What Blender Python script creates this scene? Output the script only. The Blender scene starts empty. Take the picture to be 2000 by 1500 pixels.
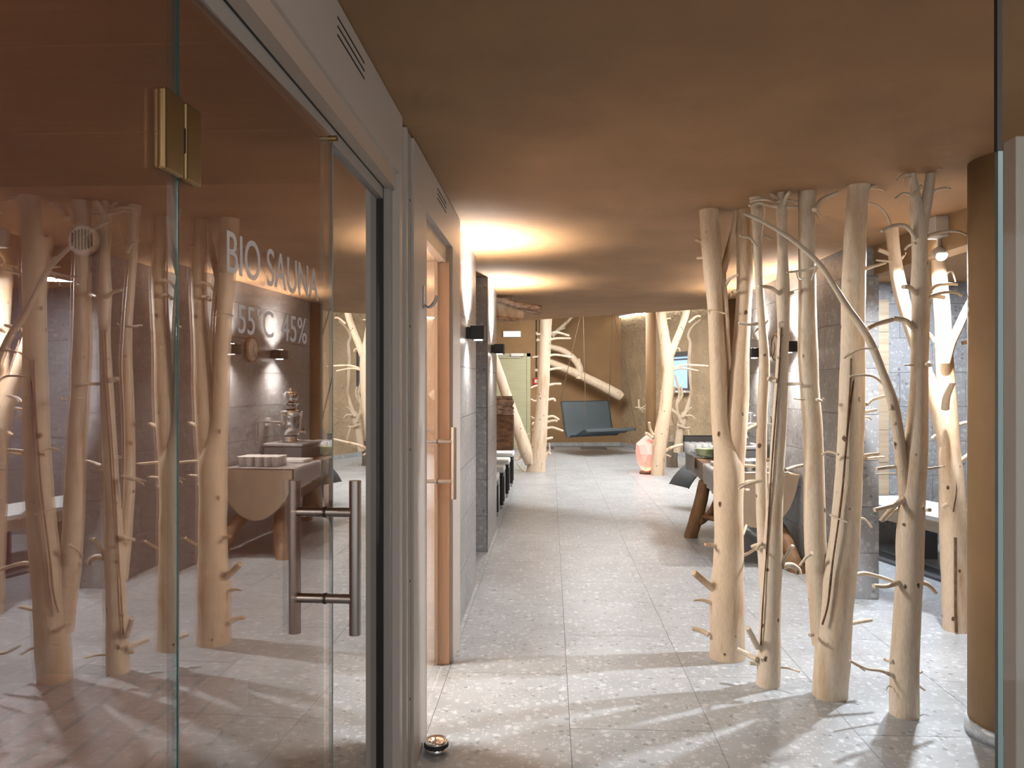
import bpy, bmesh, math, random
from mathutils import Vector, Matrix, noise
random.seed(7)
SC = bpy.context.scene
COL = SC.collection

# ------------------------------------------------------------------ camera
F = 1480.0                       # focal length in pixels of the 2000x1500 frame
TH = math.atan(75.0 / F)         # the camera is turned slightly left of the corridor axis
CH = 1.5
cam_d = bpy.data.cameras.new('camera')
cam_d.sensor_width = 36.0
cam_d.lens = F / 2000.0 * 36.0
cam_d.clip_start = 0.02
cam = bpy.data.objects.new('camera', cam_d)
COL.objects.link(cam)
cam.location = (0, 0, CH)
cam.rotation_euler = (math.pi / 2, 0, TH)
SC.camera = cam

# ------------------------------------------------------------------ world, exposure
wld = bpy.data.worlds.new('world')
SC.world = wld
wld.use_nodes = True
wld.node_tree.nodes['Background'].inputs[0].default_value = (0.96, 0.98, 1.0, 1)
wld.node_tree.nodes['Background'].inputs[1].default_value = 0.72
SC.view_settings.view_transform = 'Standard'
SC.view_settings.look = 'None'
SC.view_settings.gamma = 1.0
SC.view_settings.use_curve_mapping = False
SC.view_settings.exposure = 0.1
SC.cycles.max_bounces = 6
SC.cycles.diffuse_bounces = 2
SC.cycles.glossy_bounces = 3
SC.cycles.transmission_bounces = 4
SC.cycles.transparent_max_bounces = 16
SC.cycles.caustics_reflective = False
SC.cycles.caustics_refractive = False
SC.cycles.use_adaptive_sampling = True
SC.cycles.adaptive_threshold = 0.1
SC.cycles.adaptive_min_samples = 18

CEIL = 2.455

def lamp(name, kind, loc, energy, color=(1, 1, 1), size=0.05, target=None, spot=None, blend=0.5, sy=None):
    l = bpy.data.lights.new(name, kind)
    l.energy = energy
    l.color = color
    if kind == 'AREA':
        l.size = size
        if sy:
            l.shape = 'RECTANGLE'
            l.size_y = sy
    else:
        l.shadow_soft_size = size
    if kind == 'SPOT':
        l.spot_size = spot
        l.spot_blend = blend
    o = bpy.data.objects.new(name, l)
    COL.objects.link(o)
    o.location = loc
    if target is not None:
        o.rotation_euler = (Vector(target) - Vector(loc)).to_track_quat('-Z', 'Y').to_euler()
    return o

# ceiling lamps of the far hall (above the low ceiling's far edge)
hl = lamp('hall_edge_lamp', 'AREA', (1.40, 10.66, 3.08), 150, (1, 0.99, 0.97), 4.2, None, sy=0.12)
hl.rotation_euler = (0, 0, math.atan2(-1.75, 2.54))
lamp('hall_lamp', 'AREA', (0.9, 14.2, 3.05), 90, (1, 0.98, 0.95), 1.4, (0.9, 14.2, 0))
lamp('hall_lamp', 'AREA', (0.2, 15.6, 3.05), 85, (1, 0.95, 0.86), 1.6, (0.6, 17.4, 0.6))
lamp('hall_lamp', 'AREA', (2.8, 11.2, 3.05), 80, (1, 0.97, 0.93), 1.2, (2.4, 11.6, 0))
# added fill light behind the camera, not a known fixture
lamp('fill_lamp', 'AREA', (0.9, -0.6, 2.40), 36, (1, 0.97, 0.95), 1.0, (0.9, 1.2, 0))
# added spot without a fixture, brightens the buffet and its cloth
lamp('buffet_fill', 'SPOT', (0.75, 6.0, CEIL - 0.01), 75, (1, 0.96, 0.92), 0.06, (1.6, 6.95, 0.8), math.radians(62), 0.8)
# niche downlight
lamp('niche_lamp', 'AREA', (3.1, 6.3, 2.40), 60, (0.82, 0.90, 1.0), 0.35, (3.0, 6.4, 0))

# ------------------------------------------------------------------ materials
def nodes(m):
    m.use_nodes = True
    nt = m.node_tree
    return nt, nt.nodes, nt.links, nt.nodes['Principled BSDF']

def plain(name, c, rough=0.5, metal=0.0, spec=0.5, emit=None, es=1.0):
    m = bpy.data.materials.new(name)
    nt, N, L, b = nodes(m)
    b.inputs['Base Color'].default_value = (*c, 1)
    b.inputs['Roughness'].default_value = rough
    b.inputs['Metallic'].default_value = metal
    b.inputs['Specular IOR Level'].default_value = spec
    if emit:
        b.inputs['Emission Color'].default_value = (*emit, 1)
        b.inputs['Emission Strength'].default_value = es
    return m

def ramp(N, stops):
    r = N.new('ShaderNodeValToRGB')
    e = r.color_ramp.elements
    while len(e) < len(stops):
        e.new(0.5)
    for i, (p, c) in enumerate(stops):
        e[i].position = p
        e[i].color = (*c, 1) if len(c) == 3 else c
    return r

def plaster(name, c, var=0.12, rough=0.75, bump=0.06):
    m = bpy.data.materials.new(name)
    nt, N, L, b = nodes(m)
    g = N.new('ShaderNodeNewGeometry')
    n = N.new('ShaderNodeTexNoise')
    n.inputs['Scale'].default_value = 2.6
    n.inputs['Detail'].default_value = 3
    L.new(g.outputs['Position'], n.inputs['Vector'])
    r = ramp(N, [(0.3, tuple(x * (1 - var) for x in c)), (0.7, tuple(min(1, x * (1 + var)) for x in c))])
    L.new(n.outputs['Fac'], r.inputs[0])
    L.new(r.outputs[0], b.inputs['Base Color'])
    b.inputs['Roughness'].default_value = rough
    n2 = N.new('ShaderNodeTexNoise')
    n2.inputs['Scale'].default_value = 14
    n2.inputs['Detail'].default_value = 2
    L.new(g.outputs['Position'], n2.inputs['Vector'])
    bp = N.new('ShaderNodeBump')
    bp.inputs['Strength'].default_value = bump
    bp.inputs['Distance'].default_value = 0.05
    L.new(n2.outputs['Fac'], bp.inputs['Height'])
    L.new(bp.outputs[0], b.inputs['Normal'])
    return m

def stone(name, base, light, dark, scale=22.0, rough=0.42, spec=0.5, clouds=0.14):
    """Breccia-like stone tile: grey ground with pale and dark pebbles."""
    m = bpy.data.materials.new(name)
    nt, N, L, b = nodes(m)
    g = N.new('ShaderNodeNewGeometry')
    oi = N.new('ShaderNodeObjectInfo')
    add = N.new('ShaderNodeVectorMath')
    add.operation = 'MULTIPLY_ADD'
    comb = N.new('ShaderNodeCombineXYZ')
    for i in range(3):
        L.new(oi.outputs['Random'], comb.inputs[i])
    add.inputs[1].default_value = (7.3, 11.1, 5.7)
    L.new(comb.outputs[0], add.inputs[0])
    L.new(g.outputs['Position'], add.inputs[2])
    # wobble
    nz = N.new('ShaderNodeTexNoise')
    nz.inputs['Scale'].default_value = scale * 0.9
    nz.inputs['Detail'].default_value = 1
    L.new(add.outputs[0], nz.inputs['Vector'])
    wob = N.new('ShaderNodeVectorMath')
    wob.operation = 'MULTIPLY_ADD'
    wob.inputs[1].default_value = (0.035,) * 3
    L.new(nz.outputs['Color'], wob.inputs[0])
    L.new(add.outputs[0], wob.inputs[2])
    v = N.new('ShaderNodeTexVoronoi')
    v.inputs['Scale'].default_value = scale
    L.new(wob.outputs[0], v.inputs['Vector'])
    v2 = N.new('ShaderNodeTexVoronoi')
    v2.inputs['Scale'].default_value = scale * 2.6
    L.new(wob.outputs[0], v2.inputs['Vector'])
    # ground
    n1 = N.new('ShaderNodeTexNoise')
    n1.inputs['Scale'].default_value = 3.0
    n1.inputs['Detail'].default_value = 4
    n1.inputs['Roughness'].default_value = 0.65
    L.new(add.outputs[0], n1.inputs['Vector'])
    gr = ramp(N, [(0.3, tuple(x * (1 - clouds) for x in base)), (0.72, tuple(min(1, x * (1 + clouds)) for x in base))])
    L.new(n1.outputs['Fac'], gr.inputs[0])
    col = gr.outputs[0]
    def layer(col, vor, lo, hi, dist, color, amt):
        sep = N.new('ShaderNodeSeparateColor')
        L.new(vor.outputs['Color'], sep.inputs[0])
        r1 = ramp(N, [(lo, (0, 0, 0)), (hi, (1, 1, 1))])
        L.new(sep.outputs[0], r1.inputs[0])
        r2 = ramp(N, [(dist * 0.55, (1, 1, 1)), (dist, (0, 0, 0))])
        L.new(vor.outputs['Distance'], r2.inputs[0])
        mu = N.new('ShaderNodeMath')
        mu.operation = 'MULTIPLY'
        L.new(r1.outputs[0], mu.inputs[0])
        L.new(r2.outputs[0], mu.inputs[1])
        mu2 = N.new('ShaderNodeMath')
        mu2.operation = 'MULTIPLY'
        mu2.inputs[1].default_value = amt
        L.new(mu.outputs[0], mu2.inputs[0])
        mx = N.new('ShaderNodeMix')
        mx.data_type = 'RGBA'
        L.new(mu2.outputs[0], mx.inputs[0])
        L.new(col, mx.inputs[6])
        mx.inputs[7].default_value = (*color, 1)
        return mx.outputs[2]
    col = layer(col, v, 0.60, 0.80, 0.48, light, 0.62)
    col = layer(col, v2, 0.62, 0.80, 0.50, light, 0.65)
    v3 = N.new('ShaderNodeTexVoronoi')
    v3.inputs['Scale'].default_value = scale * 1.35
    L.new(wob.outputs[0], v3.inputs['Vector'])
    col = layer(col, v3, 0.84, 0.90, 0.45, dark, 0.75)
    L.new(col, b.inputs['Base Color'])
    b.inputs['Roughness'].default_value = rough
    b.inputs['Specular IOR Level'].default_value = spec
    return m

def peeled(name, c, streak, knots=True, rough=0.55):
    """Debarked branch wood: pale, with long stains and small knots."""
    m = bpy.data.materials.new(name)
    nt, N, L, b = nodes(m)
    g = N.new('ShaderNodeNewGeometry')
    mp = N.new('ShaderNodeMapping')
    mp.inputs['Scale'].default_value = (9, 9, 1.6)
    L.new(g.outputs['Position'], mp.inputs['Vector'])
    n = N.new('ShaderNodeTexNoise')
    n.inputs['Scale'].default_value = 1.0
    n.inputs['Detail'].default_value = 3
    n.inputs['Roughness'].default_value = 0.6
    L.new(mp.outputs[0], n.inputs['Vector'])
    r = ramp(N, [(0.0, c), (0.52, c), (0.70, streak)])
    L.new(n.outputs['Fac'], r.inputs[0])
    col = r.outputs[0]
    mp2 = N.new('ShaderNodeMapping')
    mp2.inputs['Scale'].default_value = (60, 60, 5)
    L.new(g.outputs['Position'], mp2.inputs['Vector'])
    n2 = N.new('ShaderNodeTexNoise')
    n2.inputs['Detail'].default_value = 2
    L.new(mp2.outputs[0], n2.inputs['Vector'])
    r2 = ramp(N, [(0.35, (0.86, 0.84, 0.82)), (0.6, (1, 1, 1))])
    L.new(n2.outputs['Fac'], r2.inputs[0])
    mx = N.new('ShaderNodeMix')
    mx.data_type = 'RGBA'
    mx.blend_type = 'MULTIPLY'
    mx.inputs[0].default_value = 1
    L.new(col, mx.inputs[6])
    L.new(r2.outputs[0], mx.inputs[7])
    col = mx.outputs[2]
    if knots:
        mp3 = N.new('ShaderNodeMapping')
        mp3.inputs['Scale'].default_value = (11.0, 11.0, 7.5)
        L.new(g.outputs['Position'], mp3.inputs['Vector'])
        v = N.new('ShaderNodeTexVoronoi')
        v.inputs['Scale'].default_value = 1.0
        L.new(mp3.outputs[0], v.inputs['Vector'])
        rk = ramp(N, [(0.06, (1, 1, 1)), (0.115, (0, 0, 0))])
        kn = N.new('ShaderNodeTexNoise')
        kn.inputs['Scale'].default_value = 40
        kn.inputs['Detail'].default_value = 1
        L.new(g.outputs['Position'], kn.inputs['Vector'])
        k1 = N.new('ShaderNodeMath')
        k1.operation = 'MULTIPLY_ADD'
        k1.inputs[1].default_value = 0.22
        L.new(kn.outputs['Fac'], k1.inputs[0])
        L.new(v.outputs['Distance'], k1.inputs[2])
        k2 = N.new('ShaderNodeMath')
        k2.operation = 'SUBTRACT'
        L.new(k1.outputs[0], k2.inputs[0])
        k2.inputs[1].default_value = 0.11
        L.new(k2.outputs[0], rk.inputs[0])
        mk = N.new('ShaderNodeMix')
        mk.data_type = 'RGBA'
        L.new(rk.outputs[0], mk.inputs[0])
        L.new(col, mk.inputs[6])
        mk.inputs[7].default_value = (0.10, 0.045, 0.02, 1)
        col = mk.outputs[2]
    L.new(col, b.inputs['Base Color'])
    b.inputs['Roughness'].default_value = rough
    bp = N.new('ShaderNodeBump')
    bp.inputs['Strength'].default_value = 0.12
    bp.inputs['Distance'].default_value = 0.01
    L.new(n2.outputs['Fac'], bp.inputs['Height'])
    L.new(bp.outputs[0], b.inputs['Normal'])
    return m

def grain(name, c1, c2, scale=(2, 30, 30), rough=0.5):
    m = bpy.data.materials.new(name)
    nt, N, L, b = nodes(m)
    tc = N.new('ShaderNodeNewGeometry')
    mp = N.new('ShaderNodeMapping')
    mp.inputs['Scale'].default_value = scale
    L.new(tc.outputs['Position'], mp.inputs['Vector'])
    n = N.new('ShaderNodeTexNoise')
    n.inputs['Scale'].default_value = 1
    n.inputs['Detail'].default_value = 6
    L.new(mp.outputs[0], n.inputs['Vector'])
    r = ramp(N, [(0.3, c1), (0.7, c2)])
    L.new(n.outputs['Fac'], r.inputs[0])
    L.new(r.outputs[0], b.inputs['Base Color'])
    b.inputs['Roughness'].default_value = rough
    return m

def glassy(name, tint, base_r, fres, rough=0.0):
    """Flat architectural glass: see-through with tint, plus a coating that mirrors."""
    m = bpy.data.materials.new(name)
    m.use_nodes = True
    nt = m.node_tree
    N, L = nt.nodes, nt.links
    N.remove(N['Principled BSDF'])
    out = N['Material Output']
    t = N.new('ShaderNodeBsdfTransparent')
    t.inputs[0].default_value = (*tint, 1)
    gl = N.new('ShaderNodeBsdfGlossy')
    gl.inputs['Color'].default_value = (1, 1, 1, 1)
    gl.inputs['Roughness'].default_value = rough
    lw = N.new('ShaderNodeLayerWeight')
    lw.inputs['Blend'].default_value = 0.5
    pw = N.new('ShaderNodeMath')
    pw.operation = 'POWER'
    pw.inputs[1].default_value = 3.0
    L.new(lw.outputs['Facing'], pw.inputs[0])
    ma = N.new('ShaderNodeMath')
    ma.operation = 'MULTIPLY_ADD'
    ma.use_clamp = True
    L.new(pw.outputs[0], ma.inputs[0])
    ma.inputs[1].default_value = fres
    ma.inputs[2].default_value = base_r
    mx = N.new('ShaderNodeMixShader')
    L.new(ma.outputs[0], mx.inputs[0])
    L.new(t.outputs[0], mx.inputs[1])
    L.new(gl.outputs[0], mx.inputs[2])
    L.new(mx.outputs[0], out.inputs['Surface'])
    return m

M = {}
M['floor'] = stone('floor_stone', (0.39, 0.412, 0.435), (0.65, 0.68, 0.71), (0.20, 0.205, 0.21), 24, 0.34)
M['grout'] = plain('grout', (0.20, 0.20, 0.20), 0.95, 0, 0.1)
M['wall_stone'] = stone('wall_stone', (0.30, 0.30, 0.305), (0.50, 0.50, 0.51), (0.14, 0.14, 0.145), 20, 0.38)
M['ceiling'] = plaster('ceiling_plaster', (0.365, 0.198, 0.088), 0.10)
M['brown'] = plaster('brown_plaster', (0.30, 0.18, 0.085), 0.10)
M['relief'] = plaster('relief_plaster', (0.40, 0.30, 0.19), 0.14, 0.8, 0.6)
M['wood'] = peeled('peeled_wood', (0.80, 0.67, 0.52), (0.66, 0.47, 0.30))
M['wood2'] = peeled('peeled_wood_warm', (0.78, 0.61, 0.44), (0.50, 0.27, 0.13))
M['drift'] = peeled('driftwood', (0.68, 0.57, 0.43), (0.42, 0.28, 0.16))
M['bark'] = grain('bark', (0.09, 0.045, 0.025), (0.24, 0.13, 0.07), (12, 12, 30), 0.8)
M['table_leg'] = grain('stained_log', (0.16, 0.085, 0.04), (0.34, 0.19, 0.09), (14, 14, 4), 0.55)
M['log_end'] = grain('sawn_log', (0.62, 0.47, 0.33), (0.72, 0.57, 0.42), (4, 4, 4), 0.6)
M['panel'] = plain('cabin_panel', (0.60, 0.53, 0.47), 0.45)
M['rail'] = plain('cabin_rail', (0.62, 0.50, 0.40), 0.45)
M['reveal'] = grain('warm_reveal', (0.60, 0.37, 0.24), (0.70, 0.45, 0.30), (25, 25, 2), 0.5)
M['greyseal'] = plain('grey_seal', (0.42, 0.38, 0.34), 0.5)
M['gasket'] = plain('gasket', (0.02, 0.018, 0.016), 0.6)
M['sauna_wood'] = grain('sauna_boards', (0.31, 0.18, 0.105), (0.37, 0.225, 0.135), (3, 40, 40), 0.6)
M['aspen'] = grain('bright_aspen', (0.72, 0.50, 0.34), (0.80, 0.58, 0.42), (30, 30, 3), 0.55)
M['glass'] = glassy('coated_glass', (0.90, 0.80, 0.74), 0.16, 0.60)
M['sideglass'] = glassy('side_glass', (0.62, 0.56, 0.50), 0.42, 0.60)
M['clear'] = glassy('clear_glass', (0.93, 0.95, 0.94), 0.02, 0.70)
M['edge'] = plain('glass_edge', (0.02, 0.09, 0.085), 0.15, 0, 0.8)
M['edge_pale'] = plain('glass_edge_pale', (0.22, 0.33, 0.34), 0.25)
M['frost'] = plain('frosted_print', (0.92, 0.88, 0.85), 0.9)
M['frost'].node_tree.nodes['Principled BSDF'].inputs['Alpha'].default_value = 0.55
M['steel'] = plain('brushed_steel', (0.50, 0.46, 0.43), 0.28, 1.0)
M['chrome'] = plain('chrome', (0.80, 0.79, 0.78), 0.07, 1.0)
M['bronze'] = plain('hinge_bronze', (0.30, 0.21, 0.10), 0.38, 0.9)
M['black'] = plain('black', (0.012, 0.012, 0.013), 0.45)
M['rubber'] = plain('rubber', (0.02, 0.02, 0.02), 0.6)
M['white'] = plain('white', (0.80, 0.79, 0.77), 0.5)
M['cloth'] = plain('white_cloth', (0.78, 0.78, 0.78), 0.85)
M['cushion'] = plain('cushion_white', (0.80, 0.80, 0.78), 0.75)
M['ledge_wood'] = grain('oak_ledge', (0.44, 0.33, 0.23), (0.54, 0.42, 0.30), (20, 3, 20), 0.5)
M['oak'] = grain('oak_panel', (0.40, 0.30, 0.20), (0.54, 0.41, 0.28), (2, 2, 36), 0.5)
M['steel_blue'] = plain('swing_shell', (0.155, 0.19, 0.215), 0.5)
M['dark_grey'] = plain('dark_shell', (0.13, 0.14, 0.148), 0.5)
M['rope'] = plain('rope', (0.10, 0.07, 0.04), 0.8)
M['green_door'] = grain('pale_green_door', (0.46, 0.46, 0.30), (0.52, 0.52, 0.35), (3, 3, 30), 0.5)
M['red'] = plain('alarm_red', (0.45, 0.02, 0.02), 0.4)
M['bowl'] = plain('bowl_green', (0.36, 0.44, 0.27), 0.4)
M['slate'] = plain('slate', (0.10, 0.10, 0.105), 0.45)
M['sky_pane'] = plain('sky_pane', (0.3, 0.45, 0.7), 0.2, emit=(0.36, 0.58, 1.0), es=0.85)
M['sign'] = plain('sign_lit', (0.6, 0.8, 0.75), 0.3, emit=(0.55, 0.95, 0.98), es=0.9)
M['led'] = plain('led_strip', (1, 1, 1), 0.3, emit=(1, 0.96, 0.88), es=14)
M['lens'] = plain('lamp_lens', (1, 1, 1), 0.3, emit=(1, 0.97, 0.92), es=60)
M['spot_box'] = plain('spot_box', (0.55, 0.52, 0.50), 0.45)
M['copper'] = plain('dark_copper', (0.30, 0.10, 0.05), 0.35, 0.6)

def salt():
    m = bpy.data.materials.new('salt_crystal')
    m.use_nodes = True
    nt = m.node_tree
    N, L = nt.nodes, nt.links
    N.remove(N['Principled BSDF'])
    tr = N.new('ShaderNodeBsdfTranslucent')
    tr.inputs[0].default_value = (1.0, 0.55, 0.46, 1)
    df = N.new('ShaderNodeBsdfDiffuse')
    df.inputs[0].default_value = (0.82, 0.72, 0.68, 1)
    mx = N.new('ShaderNodeMixShader')
    mx.inputs[0].default_value = 0.38
    L.new(df.outputs[0], mx.inputs[1])
    L.new(tr.outputs[0], mx.inputs[2])
    L.new(mx.outputs[0], N['Material Output'].inputs['Surface'])
    return m
M['salt'] = salt()

# ------------------------------------------------------------------ geometry helpers
CT, ST = math.cos(TH), math.sin(TH)
def W(px, py, d):
    """Point of the place seen at pixel (px, py), d metres in front of the lens plane."""
    u = (px - 1000) / F * d
    return Vector((u * CT - d * ST, u * ST + d * CT, CH + (750 - py) / F * d))
def on_z(px, py, z=0.0):
    return W(px, py, (CH - z) * F / (py - 750.0))
def on_x(px, py, X):
    return W(px, py, X / ((px - 1000) / F * CT - ST))

def obj(name, bm, mat, parent=None, smooth=False):
    me = bpy.data.meshes.new(name)
    bm.normal_update()
    bm.to_mesh(me)
    bm.free()
    for m in (mat if isinstance(mat, (list, tuple)) else [mat]):
        me.materials.append(M[m])
    if smooth:
        me.polygons.foreach_set('use_smooth', [True] * len(me.polygons))
    o = bpy.data.objects.new(name, me)
    COL.objects.link(o)
    if parent is not None:
        o.parent = parent
        o.matrix_parent_inverse = Matrix.Translation(-Vector(parent.location)) if parent.type == 'EMPTY' and not parent.parent else Matrix()
    return o

def tag(o, label, cat, group=None):
    o['label'] = label
    o['category'] = cat
    if group:
        o['group'] = group
    return o

def thing(name, label, cat, loc=(0, 0, 0), group=None):
    o = bpy.data.objects.new(name, None)
    o.empty_display_size = 0.1
    COL.objects.link(o)
    o.location = loc
    return tag(o, label, cat, group)

def struct(o):
    o['kind'] = 'structure'
    return o

def box(bm, x0, x1, y0, y1, z0, z1, mat=None):
    vs = [bm.verts.new((x, y, z)) for x in (x0, x1) for y in (y0, y1) for z in (z0, z1)]
    q = [(0, 1, 3, 2), (4, 6, 7, 5), (0, 4, 5, 1), (2, 3, 7, 6), (0, 2, 6, 4), (1, 5, 7, 3)]
    fs = [bm.faces.new([vs[i] for i in f]) for f in q]
    if mat is not None:
        for f in fs:
            f.material_index = mat
    return fs

def rbox(x0, x1, y0, y1, z0, z1, r=0.005, seg=2):
    bm = bmesh.new()
    box(bm, x0, x1, y0, y1, z0, z1)
    bmesh.ops.bevel(bm, geom=bm.edges[:], offset=r, segments=seg, affect='EDGES', profile=0.5)
    return bm

def bx(*a):
    bm = bmesh.new()
    box(bm, *a)
    return bm

def prism(pts, z0, z1):
    bm = bmesh.new()
    a = [bm.verts.new((x, y, z0)) for x, y in pts]
    b = [bm.verts.new((x, y, z1)) for x, y in pts]
    n = len(pts)
    bm.faces.new(a[::-1])
    bm.faces.new(b)
    for i in range(n):
        bm.faces.new((a[i], a[(i + 1) % n], b[(i + 1) % n], b[i]))
    bmesh.ops.recalc_face_normals(bm, faces=bm.faces[:])
    return bm

def catmull(P, n):
    """Resample a list of tuples (any length) with a Catmull-Rom curve."""
    out = []
    m = len(P)
    for i in range(m - 1):
        p0, p1, p2, p3 = P[max(i - 1, 0)], P[i], P[i + 1], P[min(i + 2, m - 1)]
        for k in range(n):
            t = k / n
            out.append(tuple(0.5 * ((2 * b) + (-a + c) * t + (2 * a - 5 * b + 4 * c - d) * t * t + (-a + 3 * b - 3 * c + d) * t ** 3)
                             for a, b, c, d in zip(p0, p1, p2, p3)))
    out.append(tuple(P[-1]))
    return out

def tube(bm, pts, sides=12, bumpy=0.0, seed=0.0, flat_ends=False, mat=0, endmat=None):
    """pts: (x, y, z, r). Swept tube with closed ends."""
    V = [Vector(p[:3]) for p in pts]
    n = len(V)
    rings = []
    t0 = (V[1] - V[0]).normalized()
    ref = Vector((0, 1, 0)) if abs(t0.y) < 0.8 else Vector((1, 0, 0))
    nrm = (ref - t0 * ref.dot(t0)).normalized()
    for i in range(n):
        t = (V[min(i + 1, n - 1)] - V[max(i - 1, 0)])
        t = t.normalized() if t.length > 1e-9 else t0
        if flat_ends and (i == 0 or i == n - 1):
            t = Vector((0, 0, 1)) if t.z > 0 else Vector((0, 0, -1))
        nrm = (nrm - t * nrm.dot(t))
        nrm = nrm.normalized() if nrm.length > 1e-6 else t.orthogonal().normalized()
        bi = t.cross(nrm)
        ring = []
        for k in range(sides):
            a = 2 * math.pi * k / sides
            dv = nrm * math.cos(a) + bi * math.sin(a)
            r = pts[i][3]
            if bumpy:
                q = V[i] + dv * r
                r *= 1 + bumpy * noise.noise(Vector((q.x * 9 + seed, q.y * 9, q.z * 3.2))) + bumpy * 0.6 * noise.noise(Vector((q.x * 25, q.y * 25 + seed, q.z * 9)))
            ring.append(bm.verts.new(V[i] + dv * r))
        rings.append(ring)
    for i in range(n - 1):
        for k in range(sides):
            f = bm.faces.new((rings[i][k], rings[i][(k + 1) % sides], rings[i + 1][(k + 1) % sides], rings[i + 1][k]))
            f.smooth = True
            f.material_index = mat
    for ring, rev in ((rings[0], True), (rings[-1], False)):
        f = bm.faces.new(ring[::-1] if rev else ring)
        f.smooth = False
        f.material_index = mat if endmat is None else endmat
        for e in f.edges:
            e.smooth = False
    return bm

def px_tube(bm, P, d, n=6, sides=14, bumpy=0.05, seed=0.0, flat=False, **k):
    """P: pixel polyline (x, y, width[, depth offset]) at camera depth d."""
    pts = []
    for p in P:
        dd = d + (p[3] if len(p) > 3 else 0.0)
        w = W(p[0], p[1], dd)
        pts.append((w.x, w.y, w.z, p[2] / 2 / F * dd))
    return tube(bm, catmull(pts, n), sides, bumpy, seed, flat, **k)

def lathe(profile, seg=24, loc=(0, 0, 0), caps=True):
    bm = bmesh.new()
    rings = []
    for r, z in profile:
        rings.append([bm.verts.new((loc[0] + r * math.cos(2 * math.pi * k / seg), loc[1] + r * math.sin(2 * math.pi * k / seg), loc[2] + z)) for k in range(seg)])
    for a, b in zip(rings, rings[1:]):
        for k in range(seg):
            f = bm.faces.new((a[k], a[(k + 1) % seg], b[(k + 1) % seg], b[k]))
            f.smooth = True
    if caps:
        bm.faces.new(rings[0][::-1])
        bm.faces.new(rings[-1])
    return bm

def rod(bm, a, b, r, sides=14):
    a, b = Vector(a), Vector(b)
    return tube(bm, [(*a, r), (*b, r)], sides)

def dup(root, delta, label=None, group=None):
    r = root.copy()
    COL.objects.link(r)
    r.location = Vector(root.location) + Vector(delta)
    if label:
        r['label'] = label
    if group:
        r['group'] = group
    for ch in list(root.children):
        c = ch.copy()
        COL.objects.link(c)
        c.parent = r
        c.matrix_parent_inverse = ch.matrix_parent_inverse.copy()
        for g in ch.children:
            d = g.copy()
            COL.objects.link(d)
            d.parent = c
            d.matrix_parent_inverse = g.matrix_parent_inverse.copy()
    return r

# ------------------------------------------------------------------ floor
fl = struct(obj('floor', bx(-4.0, 7.0, -2.0, 19.5, -0.12, -0.002), 'grout'))
TX, TY, GAP = 0.615, 1.23, 0.0025
def floor_tile_mesh():
    bm = bx(GAP / 2, TX - GAP / 2, GAP / 2, TY - GAP / 2, -0.01, 0.0)
    me = bpy.data.meshes.new('floor_tile')
    bm.to_mesh(me)
    bm.free()
    me.materials.append(M['floor'])
    return me
ftm = floor_tile_mesh()
cnt = 0
for i in range(-3, 10):
    for j in range(-1, 15):
        x0 = 0.085 + i * TX
        y0 = 0.85 + j * TY + (TY / 2 if i % 2 else 0)
        if x0 > 5.2 or y0 > 17.2:
            continue
        t = bpy.data.objects.new('floor_tile', ftm)
        COL.objects.link(t)
        t.location = (x0, y0, 0)
        t.parent = fl
        cnt += 1

# ------------------------------------------------------------------ stone-tiled walls
def tiled_wall(name, a, b, z1, thick, tw=0.60, th=0.322, off=0.0, mat='wall_stone', z0=0.0):
    """Wall standing on a->b (plan), tiles on its right-hand side as seen walking from a to b."""
    a, b = Vector((*a, 0)), Vector((*b, 0))
    L_ = (b - a).length
    ang = math.atan2(b.y - a.y, b.x - a.x)
    bm = bx(0, L_, 0.008, thick, z0, z1)
    bm.transform(Matrix.Translation(a) @ Matrix.Rotation(ang, 4, 'Z'))
    w = struct(obj(name, bm, 'grout'))
    rot = Matrix.Translation(a) @ Matrix.Rotation(ang, 4, 'Z')
    cache = {}
    rows = int(math.ceil((z1 - z0) / th))
    for r in range(rows):
        za, zb = z0 + r * th, min(z0 + (r + 1) * th, z1)
        x = -off if r % 2 == 0 else -off - tw / 2
        while x < L_ - 1e-4:
            xa, xb = max(x, 0), min(x + tw, L_)
            x += tw
            if xb - xa < 0.015 or zb - za < 0.01:
                continue
            key = (round(xb - xa, 4), round(zb - za, 4))
            if key not in cache:
                tb = bx(0.0015, key[0] - 0.0015, -0.002, 0.012, 0.0015, key[1] - 0.0015)
                me = bpy.data.meshes.new('wall_tile')
                tb.to_mesh(me)
                tb.free()
                me.materials.append(M[mat])
                cache[key] = me
            t = bpy.data.objects.new('wall_tile', cache[key])
            COL.objects.link(t)
            t.parent = w
            t.matrix_local = rot @ Matrix.Translation((xa, 0, za))
    return w


XL = -0.56
# left: tiled pier after the second cabin, side passage, second pier
tiled_wall('wall_left', (XL, 4.40), (XL, 5.66), CEIL, 0.9)
tiled_wall('wall_left_pier', (XL, 6.78), (XL, 7.86), CEIL, 0.9, off=0.3)
tiled_wall('wall_left_pier_end', (-2.2, 6.75), (XL, 6.75), CEIL, 0.03, off=0.04)
struct(obj('trim_1', bx(XL - 0.004, XL + 0.004, 6.742, 6.756, 0, CEIL), 'steel'))
struct(obj('wall_passage', bx(-2.6, -2.2, 4.4, 6.75, 0, CEIL), 'brown'))
# right: tiled wall behind the buffet and its end face
tiled_wall('wall_right', (2.045, 8.45), (2.08, 5.43), CEIL, 0.20, off=0.1)
tiled_wall('wall_right_end', (2.08, 5.40), (2.285, 5.40), CEIL, 0.03, off=0.0)
struct(obj('trim_2', bx(2.074, 2.084, 5.392, 5.402, 0, CEIL), 'steel'))
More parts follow.
